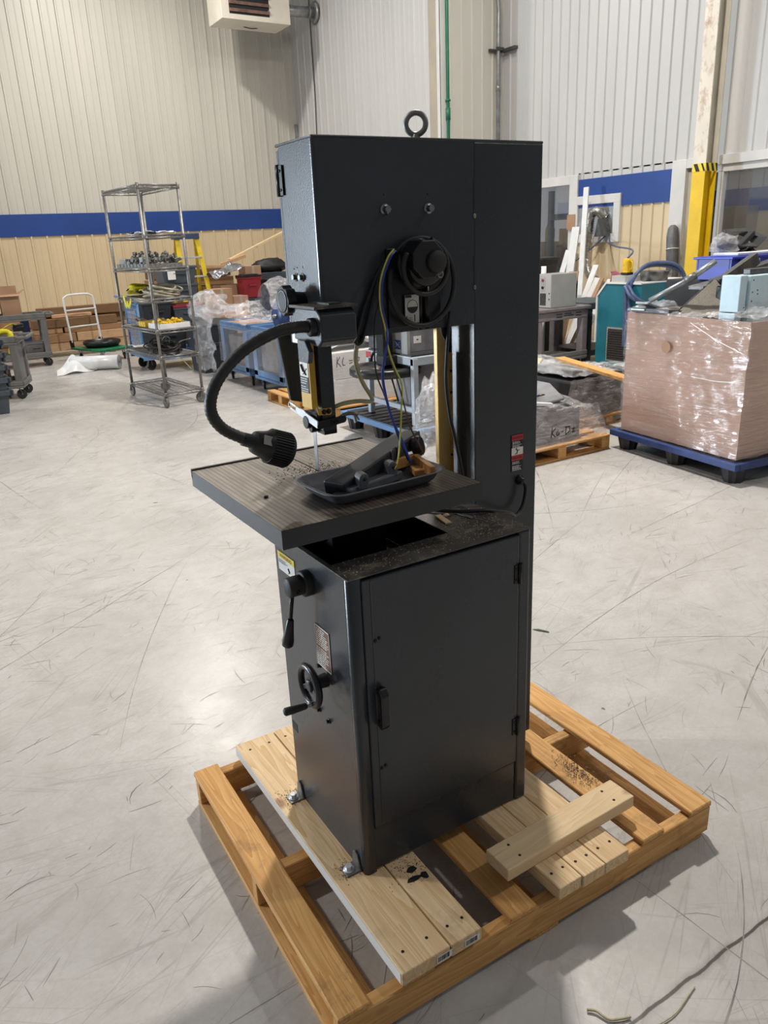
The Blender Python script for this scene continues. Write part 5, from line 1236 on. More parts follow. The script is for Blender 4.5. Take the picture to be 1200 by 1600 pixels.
tag(MB().bar((5.05, 13.7, 1.50), (6.2, 13.6, 1.97), .04, .12, up=(0, 1, 0)).build('pale_board', M['pine_x'], None, .003), 'long pale board slanting up to the saw head in the distance', 'board', TG)
tag(MB().bar((4.85, 13.62, 1.42), (5.35, 13.6, 1.56), .06, .05, up=(0, 1, 0)).build('pale_board', M['lumber_lt'], None, .003), 'short orange board below the long slanting one', 'board', TG)
tag(MB().bar((4.30, 13.66, 1.42), (5.3, 13.7, 1.36), .2, .05, up=(0, 0, 1)).build('pale_board', M['lumber_lt'], None, .003), 'flat orange board on the brown plank stack', 'board', TG)
for i in range(8):
    tag(MB().box(3.55 + .03 * (i % 3), 5.2 - .05 * (i % 2), 13.97, 14.5, .05 + i * .165, .20 + i * .165).build('brown_plank', M['lumber_dk'] if i % 2 else M['lumber'], None, .005, 1), 'wide brown plank, %s of the eight stacked behind the ladder' % ['lowest', 'second', 'third', 'fourth', 'fifth', 'sixth', 'seventh', 'topmost'][i], 'plank', 'brown planks behind the ladder')
for x in (3.7, 4.9): tag(MB().box(x, x + .1, 13.97, 14.5, 0, .048).build('plank_bearer', M['lumber_dk'], None), 'dark bearer under the plank stack, %s end' % ('ladder' if x < 4 else 'carton'), 'timber')
# ------------------------------------------------------------------ seen through the saw throat
def small_pallet(label, x0, x1, y0, y1, along='x', m='pallet_x', h=.125):
    t = thing('wooden_pallet', label, 'pallet', ((x0 + x1) / 2, (y0 + y1) / 2, 0))
    W_, L_ = x1 - x0, y1 - y0
    for i in range(6):
        if along == 'x': a = y0 + (L_ - .1) * i / 5; MB().box(x0, x1, a, a + .1, h - .018, h).build('deck_board', M['pallet_x'], t, .003, 1)
        else: a = x0 + (W_ - .1) * i / 5; MB().box(a, a + .1, y0, y1, h - .018, h).build('deck_board', M['pallet_y'], t, .003, 1)
    for i in range(3):
        if along == 'x':
            a = x0 + (W_ - .09) * i / 2; MB().box(a, a + .09, y0 + .002, y1 - .002, .018, h - .0185).build('stringer', M['pallet_y'], t, .003, 1)
        else:
            a = y0 + (L_ - .09) * i / 2; MB().box(x0 + .002, x1 - .002, a, a + .09, .018, h - .0185).build('stringer', M['pallet_x'], t, .003, 1)
    for i in range(3):
        if along == 'x': a = y0 + (L_ - .1) * i / 2; MB().box(x0, x1, a, a + .1, 0, .0175).build('bottom_board', M['pallet_x'], t, .003, 1)
        else: a = x0 + (W_ - .1) * i / 2; MB().box(a, a + .1, y0, y1, 0, .0175).build('bottom_board', M['pallet_y'], t, .003, 1)
    return t
def plastic_pallet(label, cx_, cy_, W_, L_, rz, edge='blue_pal', h=.15):
    t = thing('plastic_pallet', label, 'pallet', (cx_, cy_, 0), rz)
    mb = MB().box(-W_ / 2 + .03, W_ / 2 - .03, -L_ / 2 + .03, L_ / 2 - .03, h - .04, h - .002)
    for i in range(9):
        a = -L_ / 2 + .05 + i * (L_ - .1) / 9; mb.box(-W_ / 2 + .04, W_ / 2 - .04, a, a + .05, h - .002, h + .003)
    mb.build('deck', M['blk_pal'], t, world=False)
    e = MB()
    for s in (-1, 1):
        e.box(s * W_ / 2 - .022, s * W_ / 2 + .022, -L_ / 2 - .02, L_ / 2 + .02, h - .05, h).box(-W_ / 2 + .022, W_ / 2 - .022, s * L_ / 2 - .022, s * L_ / 2 + .022, h - .05, h)
    e.build('edge_rim', M[edge], t, .006, world=False)
    for sx in (-1, 0, 1):
        for sy in (-1, 0, 1):
            f = MB(); x = sx * (W_ / 2 - .09); y = sy * (L_ / 2 - .09); n_ = 20
            P = []
            for (z, rr_) in ((h - .04, .095), (.0, .068)):
                P += [(x + math.cos(2 * PI * i / n_) * rr_ * (1 if i % 2 else .9) * 1., y + math.sin(2 * PI * i / n_) * rr_ * (1 if i % 2 else .9), z) for i in range(n_)]
            f.add(P, [(i, i + n_, (i + 1) % n_ + n_, (i + 1) % n_) for i in range(n_)] + [tuple(range(n_, 2 * n_))[::-1]])
            f.build('foot', M['blk_pal'], t, world=False)
    return t
small_pallet('small brown pallet behind the saw table, left of the white cartons', 2.80, 3.6, 6.35, 7.05, 'y')
# white wrapped cartons with handwriting
small_pallet('brown pallet under the white wrapped cartons', 2.88, 3.95, 5.55, 6.25, 'x')
WL = ['lower white wrapped carton with a film cover, behind the saw guide post', 'upper white wrapped carton marked by hand, behind the saw guide post']
for i in range(2):
    t = thing('white_carton', WL[i], 'box', (3.4, 5.9, .126 + .275 * i), 0, 'white wrapped cartons')
    MB().box(2.92, 3.9, 5.60, 6.2, .126 + .275 * i, .400 + .275 * i).build('carton_body', M['wrapped_white'], t, .006)
    crumple(lambda u, v: Vector((2.90 + 1.02 * u, 5.585, .128 + .275 * i + .27 * v)), 24, 10, .010, 9., i * 3.).build('film_front', M['film_h'], t)
    if i:
        stroke('handwriting', [[(0, 0), (.01, .07), (.012, .10)], [(.045, .10), (.008, .05), (.05, .0)], [(.085, .09), (.068, .045), (.075, .01), (.10, .012)], [(.15, .05), (.19, .05)], [(.15, .02), (.185, .03)], [(.23, .0), (.235, .08), (.27, .07), (.265, .04), (.235, .035)]], .008, (2.965, 5.574, .535), (1, 0, 0), (0, 0, 1), M['ink'], t)
for i in range(3):
    tag(crumple(lambda u, v: Vector((2.98 + .75 * u, 5.68 + .45 * v, .70 + .055 * i + .05 * math.sin(u * 4 + i))), 20, 14, .04, 5., i * 2.).build('white_packing_sheet', M['paper'], None, solid=.004), 'white crumpled packing sheet on the cartons, %s layer' % ['lowest', 'middle', 'top'][i], 'packing')
# black pallet with blue edge, machine stand and disc
plastic_pallet('black plastic pallet with blue edge under the machine stand behind the table', 3.36, 4.62, 1.1, 1.16, 0, 'blue_cart', .17)
ms = thing('machine_stand', 'pale grey steel machine stand seen through the saw throat', 'machine stand', (3.15, 4.6, .175))
def leg_(x, y, z0=.175, z1=.76): return MB().box(x - .025, x + .025, y - .025, y + .025, z0, z1).build('leg', M['steel_frame'], ms, .003)
for (x, y) in ((2.98, 4.93), (2.98, 4.17), (3.5, 4.93), (3.5, 4.17)): leg_(x, y)
MB().box(2.96, 3.0, 4.17, 4.93, .285, .33).build('lower_rail', M['steel_frame'], ms, .003)
MB().box(3.48, 3.52, 4.17, 4.93, .285, .33).build('lower_rail', M['steel_frame'], ms, .003)
MB().box(2.955, 3.005, 4.15, 4.95, .70, .77).box(3.005, 3.52, 4.15, 4.2, .70, .77).box(3.005, 3.52, 4.9, 4.95, .70, .77).build('top_frame', M['steel_frame'], ms, .003)
tag(MB().box(2.951, 2.955, 4.86, 4.945, .71, .76).build('red_mark', M['red'], ms), 'red square sticker')
MB().box(2.97, 3.5, 4.2, 4.92, .77, .785).build('dark_top', M['dslate'], ms)
dp = thing('drill_machine', 'black machine column with a large round disc in front of the stand', 'machine', (2.9, 4.52, .5))
MB().lathe((2.90, 4.52, .60), (0, 0, 1), [(0, 0), (0, .31), (.01, .325), (.06, .325), (.075, .31), (.075, .25), (.06, .235), (.06, .10), (.085, .09), (.09, 0)], 40).build('round_disc', M['black'], dp, .0)
MB().box(2.85, 2.95, 4.46, 4.58, .68, 1.16).build('column', M['black_metal'], dp, .006)
MB().box(2.83, 2.97, 4.40, 4.56, .69, .77).build('collar', M['black'], dp, .006)
MB().box(2.97, 3.2, 4.62, 4.92, .79, .90).box(2.97, 3.2, 4.59, 4.95, .90, 1.02).build('slide_block', M['graphite'], dp, .006)
MB().tube([(2.93, 4.48, .59), (2.95, 4.40, .36)], .008, 8).build('support_rod', M['black_metal'], dp)
MB().tube(bez([(2.87, 4.72, .70), (2.86, 4.65, .78), (2.87, 4.58, .80)], 5), .012, 8).build('hand_lever', M['black'], dp)
en = thing('control_enclosure', 'grey electrical enclosure with blue label beside the black machine', 'control box', (3.25, 4.5, .775))
MB().box(2.985, 3.40, 4.28, 4.56, .776, 1.18).build('enclosure_body', M['pc'], en, .004)
MB().box(3.02, 3.385, 4.2745, 4.28, .80, 1.16).build('enclosure_door', M['mid_unit'], en, .003)
MB().box(3.05, 3.13, 4.273, 4.2745, .875, .935).build('white_label', M['white'], en)
ln = MB().box(3.08, 3.10, 4.2726, 4.273, .90, .91); ln.build('print', M['ink'], en)
bll = MB().box(2.983, 2.985, 4.38, 4.48, .82, .90).build('blue_label', M['blue_pal'], en)
ln = MB(); ln.bar((2.9825, 4.47, .835), (2.9825, 4.39, .885), .001, .006, up=(1, 0, 0)).bar((2.9825, 4.47, .885), (2.9825, 4.39, .835), .001, .006, up=(1, 0, 0)).bar((2.9825, 4.475, .86), (2.9825, 4.385, .86), .001, .004, up=(1, 0, 0)); ln.build('print', M['white'], bll)
tag(MB().box(3.02, 3.38, 4.30, 4.54, .25, .70).build('grey_cabinet_base', M['mid_unit'], None, .004), 'grey lower cabinet under the control enclosure', 'cabinet')
tr_ = thing('tan_tube', 'tan cardboard tube with a black cable at the right of the stand', 'tube', (3.7, 5.0, .3))
MB().cyl((3.40, 5.0, .44), (3.9, 5.25, .50), .075, n=20).build('tube_body', mat('tan_tube', (.58, .36, .16), .6), tr_)
MB().lathe((3.40, 5.0, .44), (-.88, -.46, -.1), [(.0, .045), (.002, .045), (.002, 0)], 16).build('tube_bore', M['dark'], tr_)
MB().ring((3.60, 4.98, .47), (.6, -.6, .1), .08, .006, 24, 6).build('cable', M['rubber'], tr_)
tag(MB().box(3.56, 3.86, 4.4, 5.1, .175, .36).build('grey_pump', M['graphite'], None, .02), 'dark grey block on the black pallet below the tan tube', 'machine part')
mb = MB()
for i in range(6): mb.blob((3.05 + r.random() * .5, 4.2 + r.random() * .25, .185), .05, .04, .015, .5, 8, 10, 8, i)
tag(mb.build('packing_crumbs', M['paper']), 'white packing crumbs on the black pallet', 'packing', kind='stuff')
tag(MB().blob((2.80, 3.62, .27), .17, .17, .42, .3, 3., 22, 22, 2.).build('bubble_wrap', M['film_c'], None), 'bunched clear bubble wrap on the floor right of the black pallet', 'plastic film')
tag(MB().blob((2.62, 3.75, .10), .14, .13, .10, .4, 4., 18, 12, 5.).build('white_foam_wad', M['paper'], None), 'white wad of packing foam behind the tray', 'packing')
# ------------------------------------------------------------------ things on and along the right wall
# unit heater with flue
uh = thing('unit_heater', 'cream hanging unit heater with rusty louvres at the top left', 'heater', (6.4, 14.7, 5.8))
X0, X1, Y0, Y1, Z0, Z1 = 5.64, 7.06, 14.3, 15.0, 5.80, 6.9
MB().box(X0, X1, Y0 + .012, Y1, Z0, Z1).box(X0, X0 + .16, Y0, Y0 + .012, Z0, Z1).box(6.62, X1, Y0, Y0 + .012, Z0, Z1).box(X0 + .16, 6.62, Y0, Y0 + .012, Z0, Z0 + .09).build('heater_casing', M['heater'], uh, .01)
MB().box(X0 + .16, 6.62, Y0 + .002, Y0 + .02, Z0 + .09, Z1 - .1).build('louvre_opening', M['dark'], uh)
for i in range(7):
    z = Z0 + .13 + i * .125; MB().box(X0 + .165, 6.615, Y0 - .03, Y0 + .012, z, z + .05, Matrix.Rotation(.4, 3, 'X')).build('louvre', M['rust'], uh, .004)
for x in (6.60,):
    for i in range(3): MB().box(x - .01, x + .02, Y0 - .012, Y0, Z0 + .15 + i * .3, Z0 + .2 + i * .3).build('louvre_clip', M['galv'], uh)
MB().tube(bez([(6.25, 14.75, 5.80), (6.4, 14.72, 5.775), (6.55, 14.75, 5.80)], 5), .008, 6).build('dangling_wire', M['rubber'], uh)
MB().cyl((7.06, 14.75, 6.16), (7.83, 14.75, 6.18), .10, n=20).build('flue_pipe', M['galv'], uh)
MB().cyl((7.80, 14.75, 6.18), (7.845, 14.75, 6.18), .17, .21, n=24).cyl((7.68, 14.75, 6.178), (7.73, 14.75, 6.178), .108, n=20).build('flue_flange', M['galv'], uh)
tag(MB().tube(bez([(7.852, 15.0, 8.4), (7.852, 14.99, 6.46), (7.852, 14.985, 5.5), (7.852, 14.98, 4.7), (7.852, 15.04, 3.3), (7.852, 15.03, 0.1)], 6), .009, 6).build('wall_cable', M['rubber'], None), 'thin black cable hanging down the white ribbed wall left of the saw', 'cable')
tag(MB().box(7.80, 7.86, 15.93, 15.985, 0, 4.28).build('corner_angle', M['galv'], None), 'grey steel angle standing in the wall corner above the saw head', 'angle bar')
tag(MB().tube([(7.955, 10.36, .05), (7.955, 10.36, 8.4)], .028, 12).cyl((7.955, 10.36, 3.62), (7.955, 10.36, 3.80), .04, n=12).cyl((7.955, 10.36, 3.9), (7.955, 10.36, 3.93), .045, n=12).build('green_pipe', M['green_pipe'], None), 'thin green pipe running up the wall behind the saw', 'pipe')
cn = thing('conduit', 'grey steel conduit pipe bending away near the inner wall corner', 'conduit', (9.1, 10.36, 0))
MB().tube([(9.03, 10.34, .0)] + bez([(9.03, 10.34, 5.15), (9.03, 10.34, 5.35), (8.99, 10.34, 5.6), (8.90, 10.34, 5.75), (8.80, 10.34, 5.95)], 6), .035, 14).build('conduit_tube', M['galv'], cn)
MB().cyl((9.03, 10.34, 4.1), (9.03, 10.34, 4.2), .043, n=14).build('coupling', M['galv'], cn)
MB().box(8.86, 9.10, 10.36, 10.40, 4.70, 4.745).box(9.10, 9.175, 10.0, 10.36, 4.70, 4.745).bar((8.95, 10.3, 4.745), (9.12, 10.3, 4.745), .012, .05).build('strut_channel', M['graphite'], cn)
# crash-painted steel column
sc_ = thing('steel_column', 'yellow and cream painted steel column with hazard tape by the wall opening', 'column', (8.82, 5.82, 0))
def hsec(z0, z1, m, nm):
    MB().box(8.70, 8.718, 5.72, 5.92, z0, z1).box(8.922, 8.94, 5.72, 5.92, z0, z1).box(8.718, 8.922, 5.814, 5.826, z0, z1).build(nm, m, sc_, .002)
hsec(0, 2.41, M['col_yellow'], 'yellow_section')
MB().box(8.70, 8.718, 5.72, 5.92, 2.41, HT).build('cream_flange', M['col_cream'], sc_)
MB().box(8.922, 8.94, 5.72, 5.92, 2.41, HT).box(8.718, 8.922, 5.814, 5.826, 2.41, HT).build('cream_web', M['col_cream2'], sc_)
tpz = MB().box(8.697, 8.70, 5.717, 5.923, 2.41, 2.51).box(8.697, 8.945, 5.714, 5.717, 2.41, 2.51).build('hazard_tape', M['sticker_yellow'], sc_)
st_ = MB()
for y in (5.905, 5.79): st_.prism([(8.6968, y - .045, 2.412), (8.6968, y - .075 if y < 5.8 else y - .105, 2.412), (8.6968, y - .03 if y < 5.8 else y - .06, 2.508), (8.6968, y, 2.508)], (-.0006, 0, 0))
for x in (8.70, 8.80, 8.89): st_.prism([(x + .035, 5.7138, 2.412), (min(x + .085, 8.944), 5.7138, 2.412), (min(x + .045, 8.944), 5.7138, 2.508), (x, 5.7138, 2.508)], (0, -.0006, 0))
st_.build('black_stripes', M['ink'], tpz)
# flexible duct
dp_ = bez([(9.15, 7.84, 1.92), (9.04, 7.90, 2.02), (9.0, 7.99, 1.97), (9.0, 8.03, 1.72), (9.0, 8.07, 1.38), (9.0, 7.98, 1.08), (8.92, 7.68, .93), (8.7, 7.3, .86)], 16)
du = thing('flexible_duct', 'silver foil flexible duct from the vent opening down behind the teal machine', 'duct', (8.8, 7.9, .9))
MB().tube(dp_, .065, 18, rs=[.066 + .007 * ((i % 2) * 2 - 1) + .003 * math.sin(i * 2.3) for i in range(len(dp_))]).jitter(.008, 26).build('duct_hose', M['foil'], du)
MB().prism([(9.17, 7.80, 1.92), (9.17, 7.70, 1.66), (9.17, 7.86, 1.66)], (-.22, .0, -.02)).build('duct_hood', M['graphite'], du)
# pipe lagging roll wrapped in film
wl_ = thing('wrapped_roll', 'dark grey roll wrapped in film leaning on the white post', 'roll', (9.0, 6.3, 0))
MB().tube([(8.85, 6.15, .02), (9.03, 6.42, 1.60), (9.04, 6.43, 1.72), (9.04, 6.435, 1.76)], .105, 18, rs=[.085, .085, .07, .03]).build('roll_body', M['rubber'], wl_)
MB().tube([(8.85, 6.15, .02), (9.03, 6.42, 1.60), (9.04, 6.43, 1.74), (9.045, 6.44, 1.82)], .112, 18, rs=[.092, .092, .076, .012]).jitter(.01, 14).build('film_sleeve', M['film_h'], wl_)
MB().ring((9.01, 6.39, 1.43), (.1, .15, 1), .094, .006, 24, 6).build('white_tie', M['paper'], wl_)
# leaning white boards
BG = 'white boards leaning by the duct'
for (p0, p1, w_, lab) in (((8.5, 7.70, .03), (8.9, 8.02, 2.38), .085, 'tallest white board leaning left of the foil duct'), ((8.4, 7.98, .03), (8.8, 8.11, 1.80), .13, 'wide white board leaning on the window frame'), ((8.25, 8.25, .03), (8.7, 8.16, 1.45), .09, 'short white board left of the wide leaning one'), ((7.9, 7.35, .03), (8.75, 7.6, 1.22), .09, 'low grey-white board tilted across the foil duct'), ((7.8, 7.2, .03), (8.45, 7.25, 1.05), .12, 'low white board behind the teal machine corner'), ((7.6, 6.9, .03), (8.4, 6.95, 1.03), .12, 'white offcut nearest the teal machine')):
    tag(MB().bar(p0, p1, w_, .03, up=(1, .3, 0)).build('white_board', M['paper'], None, .003), lab, 'board', BG)
for (p0, p1, w_, lab) in (((7.85, 7.45, .03), (8.3, 7.62, 1.15), .16, 'tan cardboard sheet leaning behind the grey instrument box'), ((9.12, 8.55, 1.76), (9.12, 8.55, 2.0), .15, 'brown cardboard strip on the white window frame'), ((7.62, 7.02, .03), (8.35, 7.09, 1.06), .06, 'brown cardboard tube among the low boards')):
    tag(MB().bar(p0, p1, w_, .02, up=(1, .3, 0)).build('cardboard_strip', M['card'], None, .003), lab, 'cardboard')
# plastic cart with grey instrument
pc_ = thing('utility_cart', 'mauve grey plastic utility cart carrying a grey instrument box', 'cart', (6.62, 6.4, 0))
def PB(n, mb, m='mauve'): return mb.build(n, M[m], pc_, .012)
PB('top_shelf', MB().box(6.12, 7.08, 6.06, 6.74, .77, .815).box(6.16, 7.04, 6.085, 6.12, .66, .77).box(6.16, 7.04, 6.68, 6.71, .66, .77))
for (x, y) in ((6.20, 6.14), (7.0, 6.14), (6.20, 6.66), (7.0, 6.66)): PB('leg', MB().box(x - .05, x + .05, y - .05, y + .05, .12, .77))
PB('lower_shelf', MB().box(6.12, 7.06, 6.08, 6.72, .13, .17).box(6.12, 7.06, 6.08, 6.11, .17, .235), 'cart')
sl = MB()
for (x0, x1) in ((6.48, 6.58), (6.82, 6.92)):
    for z in (.735, .70): sl.box(x0, x1, 6.083, 6.086, z - .006, z + .006)
sl.build('vent_slots', M['dark'], pc_)
ln = MB(); lines(ln, (6.62, 6.085, .748), (1, 0, 0), (0, 0, 1), .17, .05, 2, fill=.6, seed=4); ln.build('moulded_print', M['dark'], pc_)
for (x, y) in ((6.2, 6.16), (6.98, 6.16), (6.2, 6.64), (6.98, 6.64)): caster(pc_, x, y, .055, 0, .13, .3)
ib = thing('instrument_box', 'grey metal instrument box with buttons on the mauve cart', 'instrument', (6.6, 6.35, .816))
MB().box(6.41, 6.85, 6.12, 6.42, .818, 1.235).build('instrument_case', M['pc'], ib, .005)
fp = MB().box(6.404, 6.41, 6.125, 6.415, .825, 1.228).build('front_panel', M['pc_lt'], ib, .002)
for (y, z, m_) in ((6.27, 1.16, 'redbox'), (6.27, 1.07, 'black')):
    MB().box(6.4025, 6.404, y - .05, y + .05, z - .045, z + .04).build('button_plate', M['plate'], fp); MB().cyl((6.4025, y, z), (6.392, y, z), .018, n=14).build('button', M[m_], fp)
MB().box(6.4022, 6.404, 6.21, 6.32, .85, 1.0).build('vent_grille', M['grill'], fp)
for z in (1.0, .93): MB().cyl((6.404, 6.15, z), (6.398, 6.15, z), .008, n=10).build('latch', M['black'], fp)
tote('slotted_basket', 'dark slotted plastic basket behind the grey instrument box', 6.9, 7.6, 7.2, 7.7, 1.10, 1.40, 'dslate', None, .2, None, 'basket')
tag(MB().box(6.85, 7.65, 7.15, 7.75, 0, 1.095).build('dark_cabinet', M['dslate'], None, .01), 'dark cabinet under the slotted basket', 'cabinet')
tl = thing('cordless_drill', 'teal cordless power tool lying on the slotted basket', 'power tool', (7.25, 7.4, 1.41))
MB().cyl((6.95, 7.35, 1.50), (7.3, 7.42, 1.47), .055, .045, n=14).build('tool_body', M['teal'], tl)
MB().bar((7.22, 7.41, 1.47), (7.27, 7.42, 1.42), .05, .06).box(7.18, 7.34, 7.36, 7.48, 1.405, 1.44).build('tool_grip', M['black'], tl)
tag(MB().cyl((7.0, 6.9, 0.02), (7.0, 6.9, 1.30), .035, n=14).build('white_tube', M['paper'], None), 'white plastic tube standing behind the grey instrument box', 'tube')
dc = thing('utility_cart', 'dark slate plastic cart behind the mauve cart', 'cart', (7.45, 6.55, 0))
MB().box(7.12, 7.85, 6.15, 6.9, .74, .83).build('top_shelf', M['slate'], dc, .012)
for (x, y) in ((7.17, 6.2), (7.8, 6.2), (7.17, 6.85), (7.8, 6.85)): MB().box(x - .04, x + .04, y - .04, y + .04, 0, .74).build('leg', M['dslate'], dc, .006)
MB().box(7.14, 7.83, 6.17, 6.88, .12, .2).build('lower_shelf', M['dslate'], dc, .01)
# teal machine
tm = thing('chiller_unit', 'teal cabinet machine with chamfered corner and grille beside the carton', 'machine', (7.5, 5.5, 0))
TX0, TX1, TY0, TY1 = 6.98, 8.05, 5.17, 5.87
MB().prism([(TX0, TY0, .09), (TX0, TY1, .09), (TX0, TY1, .94), (TX0, TY1 - .14, 1.10), (TX0, TY0, 1.10)], (TX1 - TX0, 0, 0)).build('machine_cabinet', M['teal'], tm, .004)
tb_ = MB().bar((TX0 - .004, TY1 + .002, .36), (TX0 - .004, TY1 + .002, .945), .022, .022, up=(1, 0, 0)).bar((TX0 - .004, TY1 + .002, .94), (TX0 - .004, TY1 - .14, 1.104), .022, .022, up=(1, 0, 0)).bar((TX0 - .004, TY1 - .145, 1.106), (TX0 - .004, TY0, 1.106), .022, .022, up=(1, 0, 0))
tb_.box(TX0, TX1, TY0, TY1 - .14, 1.10, 1.112).build('white_edging', M['paper'], tm)
gr_ = MB().box(TX0 - .006, TX0, 5.22, 5.68, .135, .565).build('grille_frame', M['plate'], tm)
mb = MB().box(TX0 - .008, TX0 - .004, 5.24, 5.66, .155, .545)
for i in range(13): mb.box(TX0 - .018, TX0 - .008, 5.24, 5.66, .165 + i * .029, .175 + i * .029)
mb.build('grille', M['grill'], gr_)
for (x, y) in ((7.08, 5.75), (7.08, 5.28), (7.95, 5.75), (7.95, 5.28)): caster(tm, x, y, .04, 0, .09, .3)
carton('white_carton', 'flat white carton on the teal machine under the yellow lantern', 7.02, 7.32, 5.47, 5.69, 1.114, 1.19, 'pc_lt')
yl_ = thing('yellow_lantern', 'yellow battery lantern on the white carton', 'lantern', (7.15, 5.55, 1.195))
MB().prism([(7.10, 5.51, 1.20), (7.10, 5.61, 1.20), (7.10, 5.60, 1.375), (7.10, 5.575, 1.392), (7.10, 5.54, 1.392), (7.10, 5.515, 1.37)], (.10, 0, 0)).build('lantern_body', M['orange_y'], yl_, .01)
MB().box(7.095, 7.205, 5.505, 5.615, 1.195, 1.225).build('lantern_base', M['black'], yl_, .006)
MB().tube(bez([(7.15, 5.512, 1.36), (7.15, 5.485, 1.34), (7.15, 5.485, 1.28), (7.15, 5.51, 1.25)], 5), .009, 8).build('lantern_handle', M['orange_y'], yl_)
bk = thing('metal_bucket', 'round grey metal pan on the teal machine inside the hose coil', 'pan', (7.4, 5.3, 1.113))
MB().lathe((7.42, 5.36, 1.114), (0, 0, 1), [(0, 0), (0, .16), (.11, .175), (.115, .17), (.012, .15), (.012, 0)], 28).build('pan_body', M['dull_steel'], bk)
hc = thing('hose_coil', 'blue grey hose looped over the teal machine', 'hose', (7.2, 5.3, .6))
for (dx, dz, dy) in ((0, 0, 0), (.03, -.03, .035)):
    P = bez([(6.94 - dx, 5.30 + dy, .35), (6.94 - dx, 5.31 + dy, .8), (6.95 - dx, 5.32 + dy, 1.05), (7.03, 5.28 + dy, 1.24 + dz), (7.22, 5.24 + dy, 1.33 + dz), (7.48, 5.1 + dy, 1.30 + dz), (7.62, 5.06, 1.12), (7.5, 5.10, .92), (7.2, 5.12, .84), (6.95 - dx, 5.20 + dy, .93), (6.93 - dx, 5.33 + dy, 1.08)], 10)
    MB().tube(P, .022, 10).build('hose_loop', M['hose_blue'], hc)
tag(MB().tube(bez([(9.14, 7.72, 1.66), (9.05, 7.62, 1.56), (8.6, 7.1, 1.50), (7.9, 6.2, 1.48), (7.3, 5.62, 1.46), (7.15, 5.56, 1.395)], 8), .012, 6).build('feed_cable', M['hose_blue'], None), 'blue cable hanging from the vent opening to the yellow lantern', 'cable')
tag(MB().tube(bez([(9.14, 7.78, 1.66), (9.02, 7.95, 1.48), (8.95, 8.2, 1.30), (8.9, 8.3, 1.22)], 8), .012, 6).build('vent_cable', M['hose_blue'], None), 'blue cable running from the vent opening down left behind the duct', 'cable')
tag(crumple(lambda u, v: Vector((7.15 + .16 * u, 5.80 - .1 * u + .05 * v, 1.06 + .16 * v)), 8, 8, .03, 9., 2.).build('pink_rag', mat('pink_rag', (.42, .13, .16), .7), None, solid=.004), 'dusty pink rag at the teal machine corner', 'rag')

# ------------------------------------------------------------------ gaylord carton on the blue plastic pallet
GA = .075  # the carton stands slightly turned
gx, gy = 4.07, 1.76
cg, sg = math.cos(GA), math.sin(GA)
def GY_(u, v, z): return (gx + u * cg + v * sg * 1.6, gy - u * sg + v, z)   # u into the picture, v along the face
gp_ = plastic_pallet('blue edged black plastic pallet under the big wrapped carton', 4.70, 2.27, 1.22, 1.28, -GA - .06, 'blue_pal', .16)
gb_ = thing('bulk_carton', 'big brown bulk carton wrapped in stretch film, full of scrap metal', 'carton', (4.7, 2.3, .165))
def gq(u0, u1, v0, v1, z0, z1, mb=None):
    mb = mb or MB(); P = [GY_(u, v, z) for z in (z0, z1) for (u, v) in ((u0, v0), (u1, v0), (u1, v1), (u0, v1))]
    return mb.add(P, [(3, 2, 1, 0), (4, 5, 6, 7), (0, 1, 5, 4), (1, 2, 6, 5), (2, 3, 7, 6), (3, 0, 4, 7)])
q = .012; GZ0, GZ1 = .166, 1.115
mb = gq(0, q, 0, 1.17, GZ0, GZ1); gq(1.0, 1.0 + q, 0, 1.17, GZ0, GZ1, mb); gq(q, 1.0, 0, q, GZ0, GZ1, mb); gq(q, 1.0, 1.17 - q, 1.17, GZ0, GZ1, mb); gq(q, 1.0, q, 1.17 - q, GZ0, GZ0 + .01, mb); gq(q, 1., q, 1.17 - q, .86, .90, mb)
mb.build('carton_wall', M['card_gay'], gb_)
P = [Vector(GY_(-.022, .72 + .045 * math.cos(2 * PI * i / 20), .885 + .042 * math.sin(2 * PI * i / 20))) for i in range(20)]
hole = tag(MB().add(P, [tuple(range(20))]).build('torn_hole', M['card'], gb_), 'round tear in the film')
def fface(u, v): return Vector(GY_(-.012 - .006 * math.sin(v * 40), -.012 + 1.194 * u, GZ0 + (GZ1 - GZ0 + .01) * v))
crumple(fface, 60, 46, .007, 7., 1.).build('film_face', M['film_h'], gb_)
crumple(lambda u, v: Vector(GY_(-.012 + 1.03 * u, -.012, GZ0 + (GZ1 - GZ0 + .02) * v)), 40, 40, .007, 7., 4.).build('film_side', M['film_h'], gb_)
crumple(lambda u, v: Vector(GY_(-.02 + .25 * v, -.02 + 1.2 * u, GZ1 + .005 + .05 * math.sin(u * 9) * v + .03 * v)), 50, 8, .03, 9., 7.).build('film_top_edge', M['film_c'], gb_)
mb = MB()
for (a, b_) in (((.50, 1.08), (-.01, .90)), ((-.012, .72), (.45, .70))):
    mb.tube(bez([GY_(-.022, a[0], a[1]), GY_(-.024, (a[0] + b_[0]) / 2, (a[1] + b_[1]) / 2 - .012), GY_(-.022, b_[0], b_[1])], 6), .002, 5)
mb.build('film_rope', M['poly'], gb_)
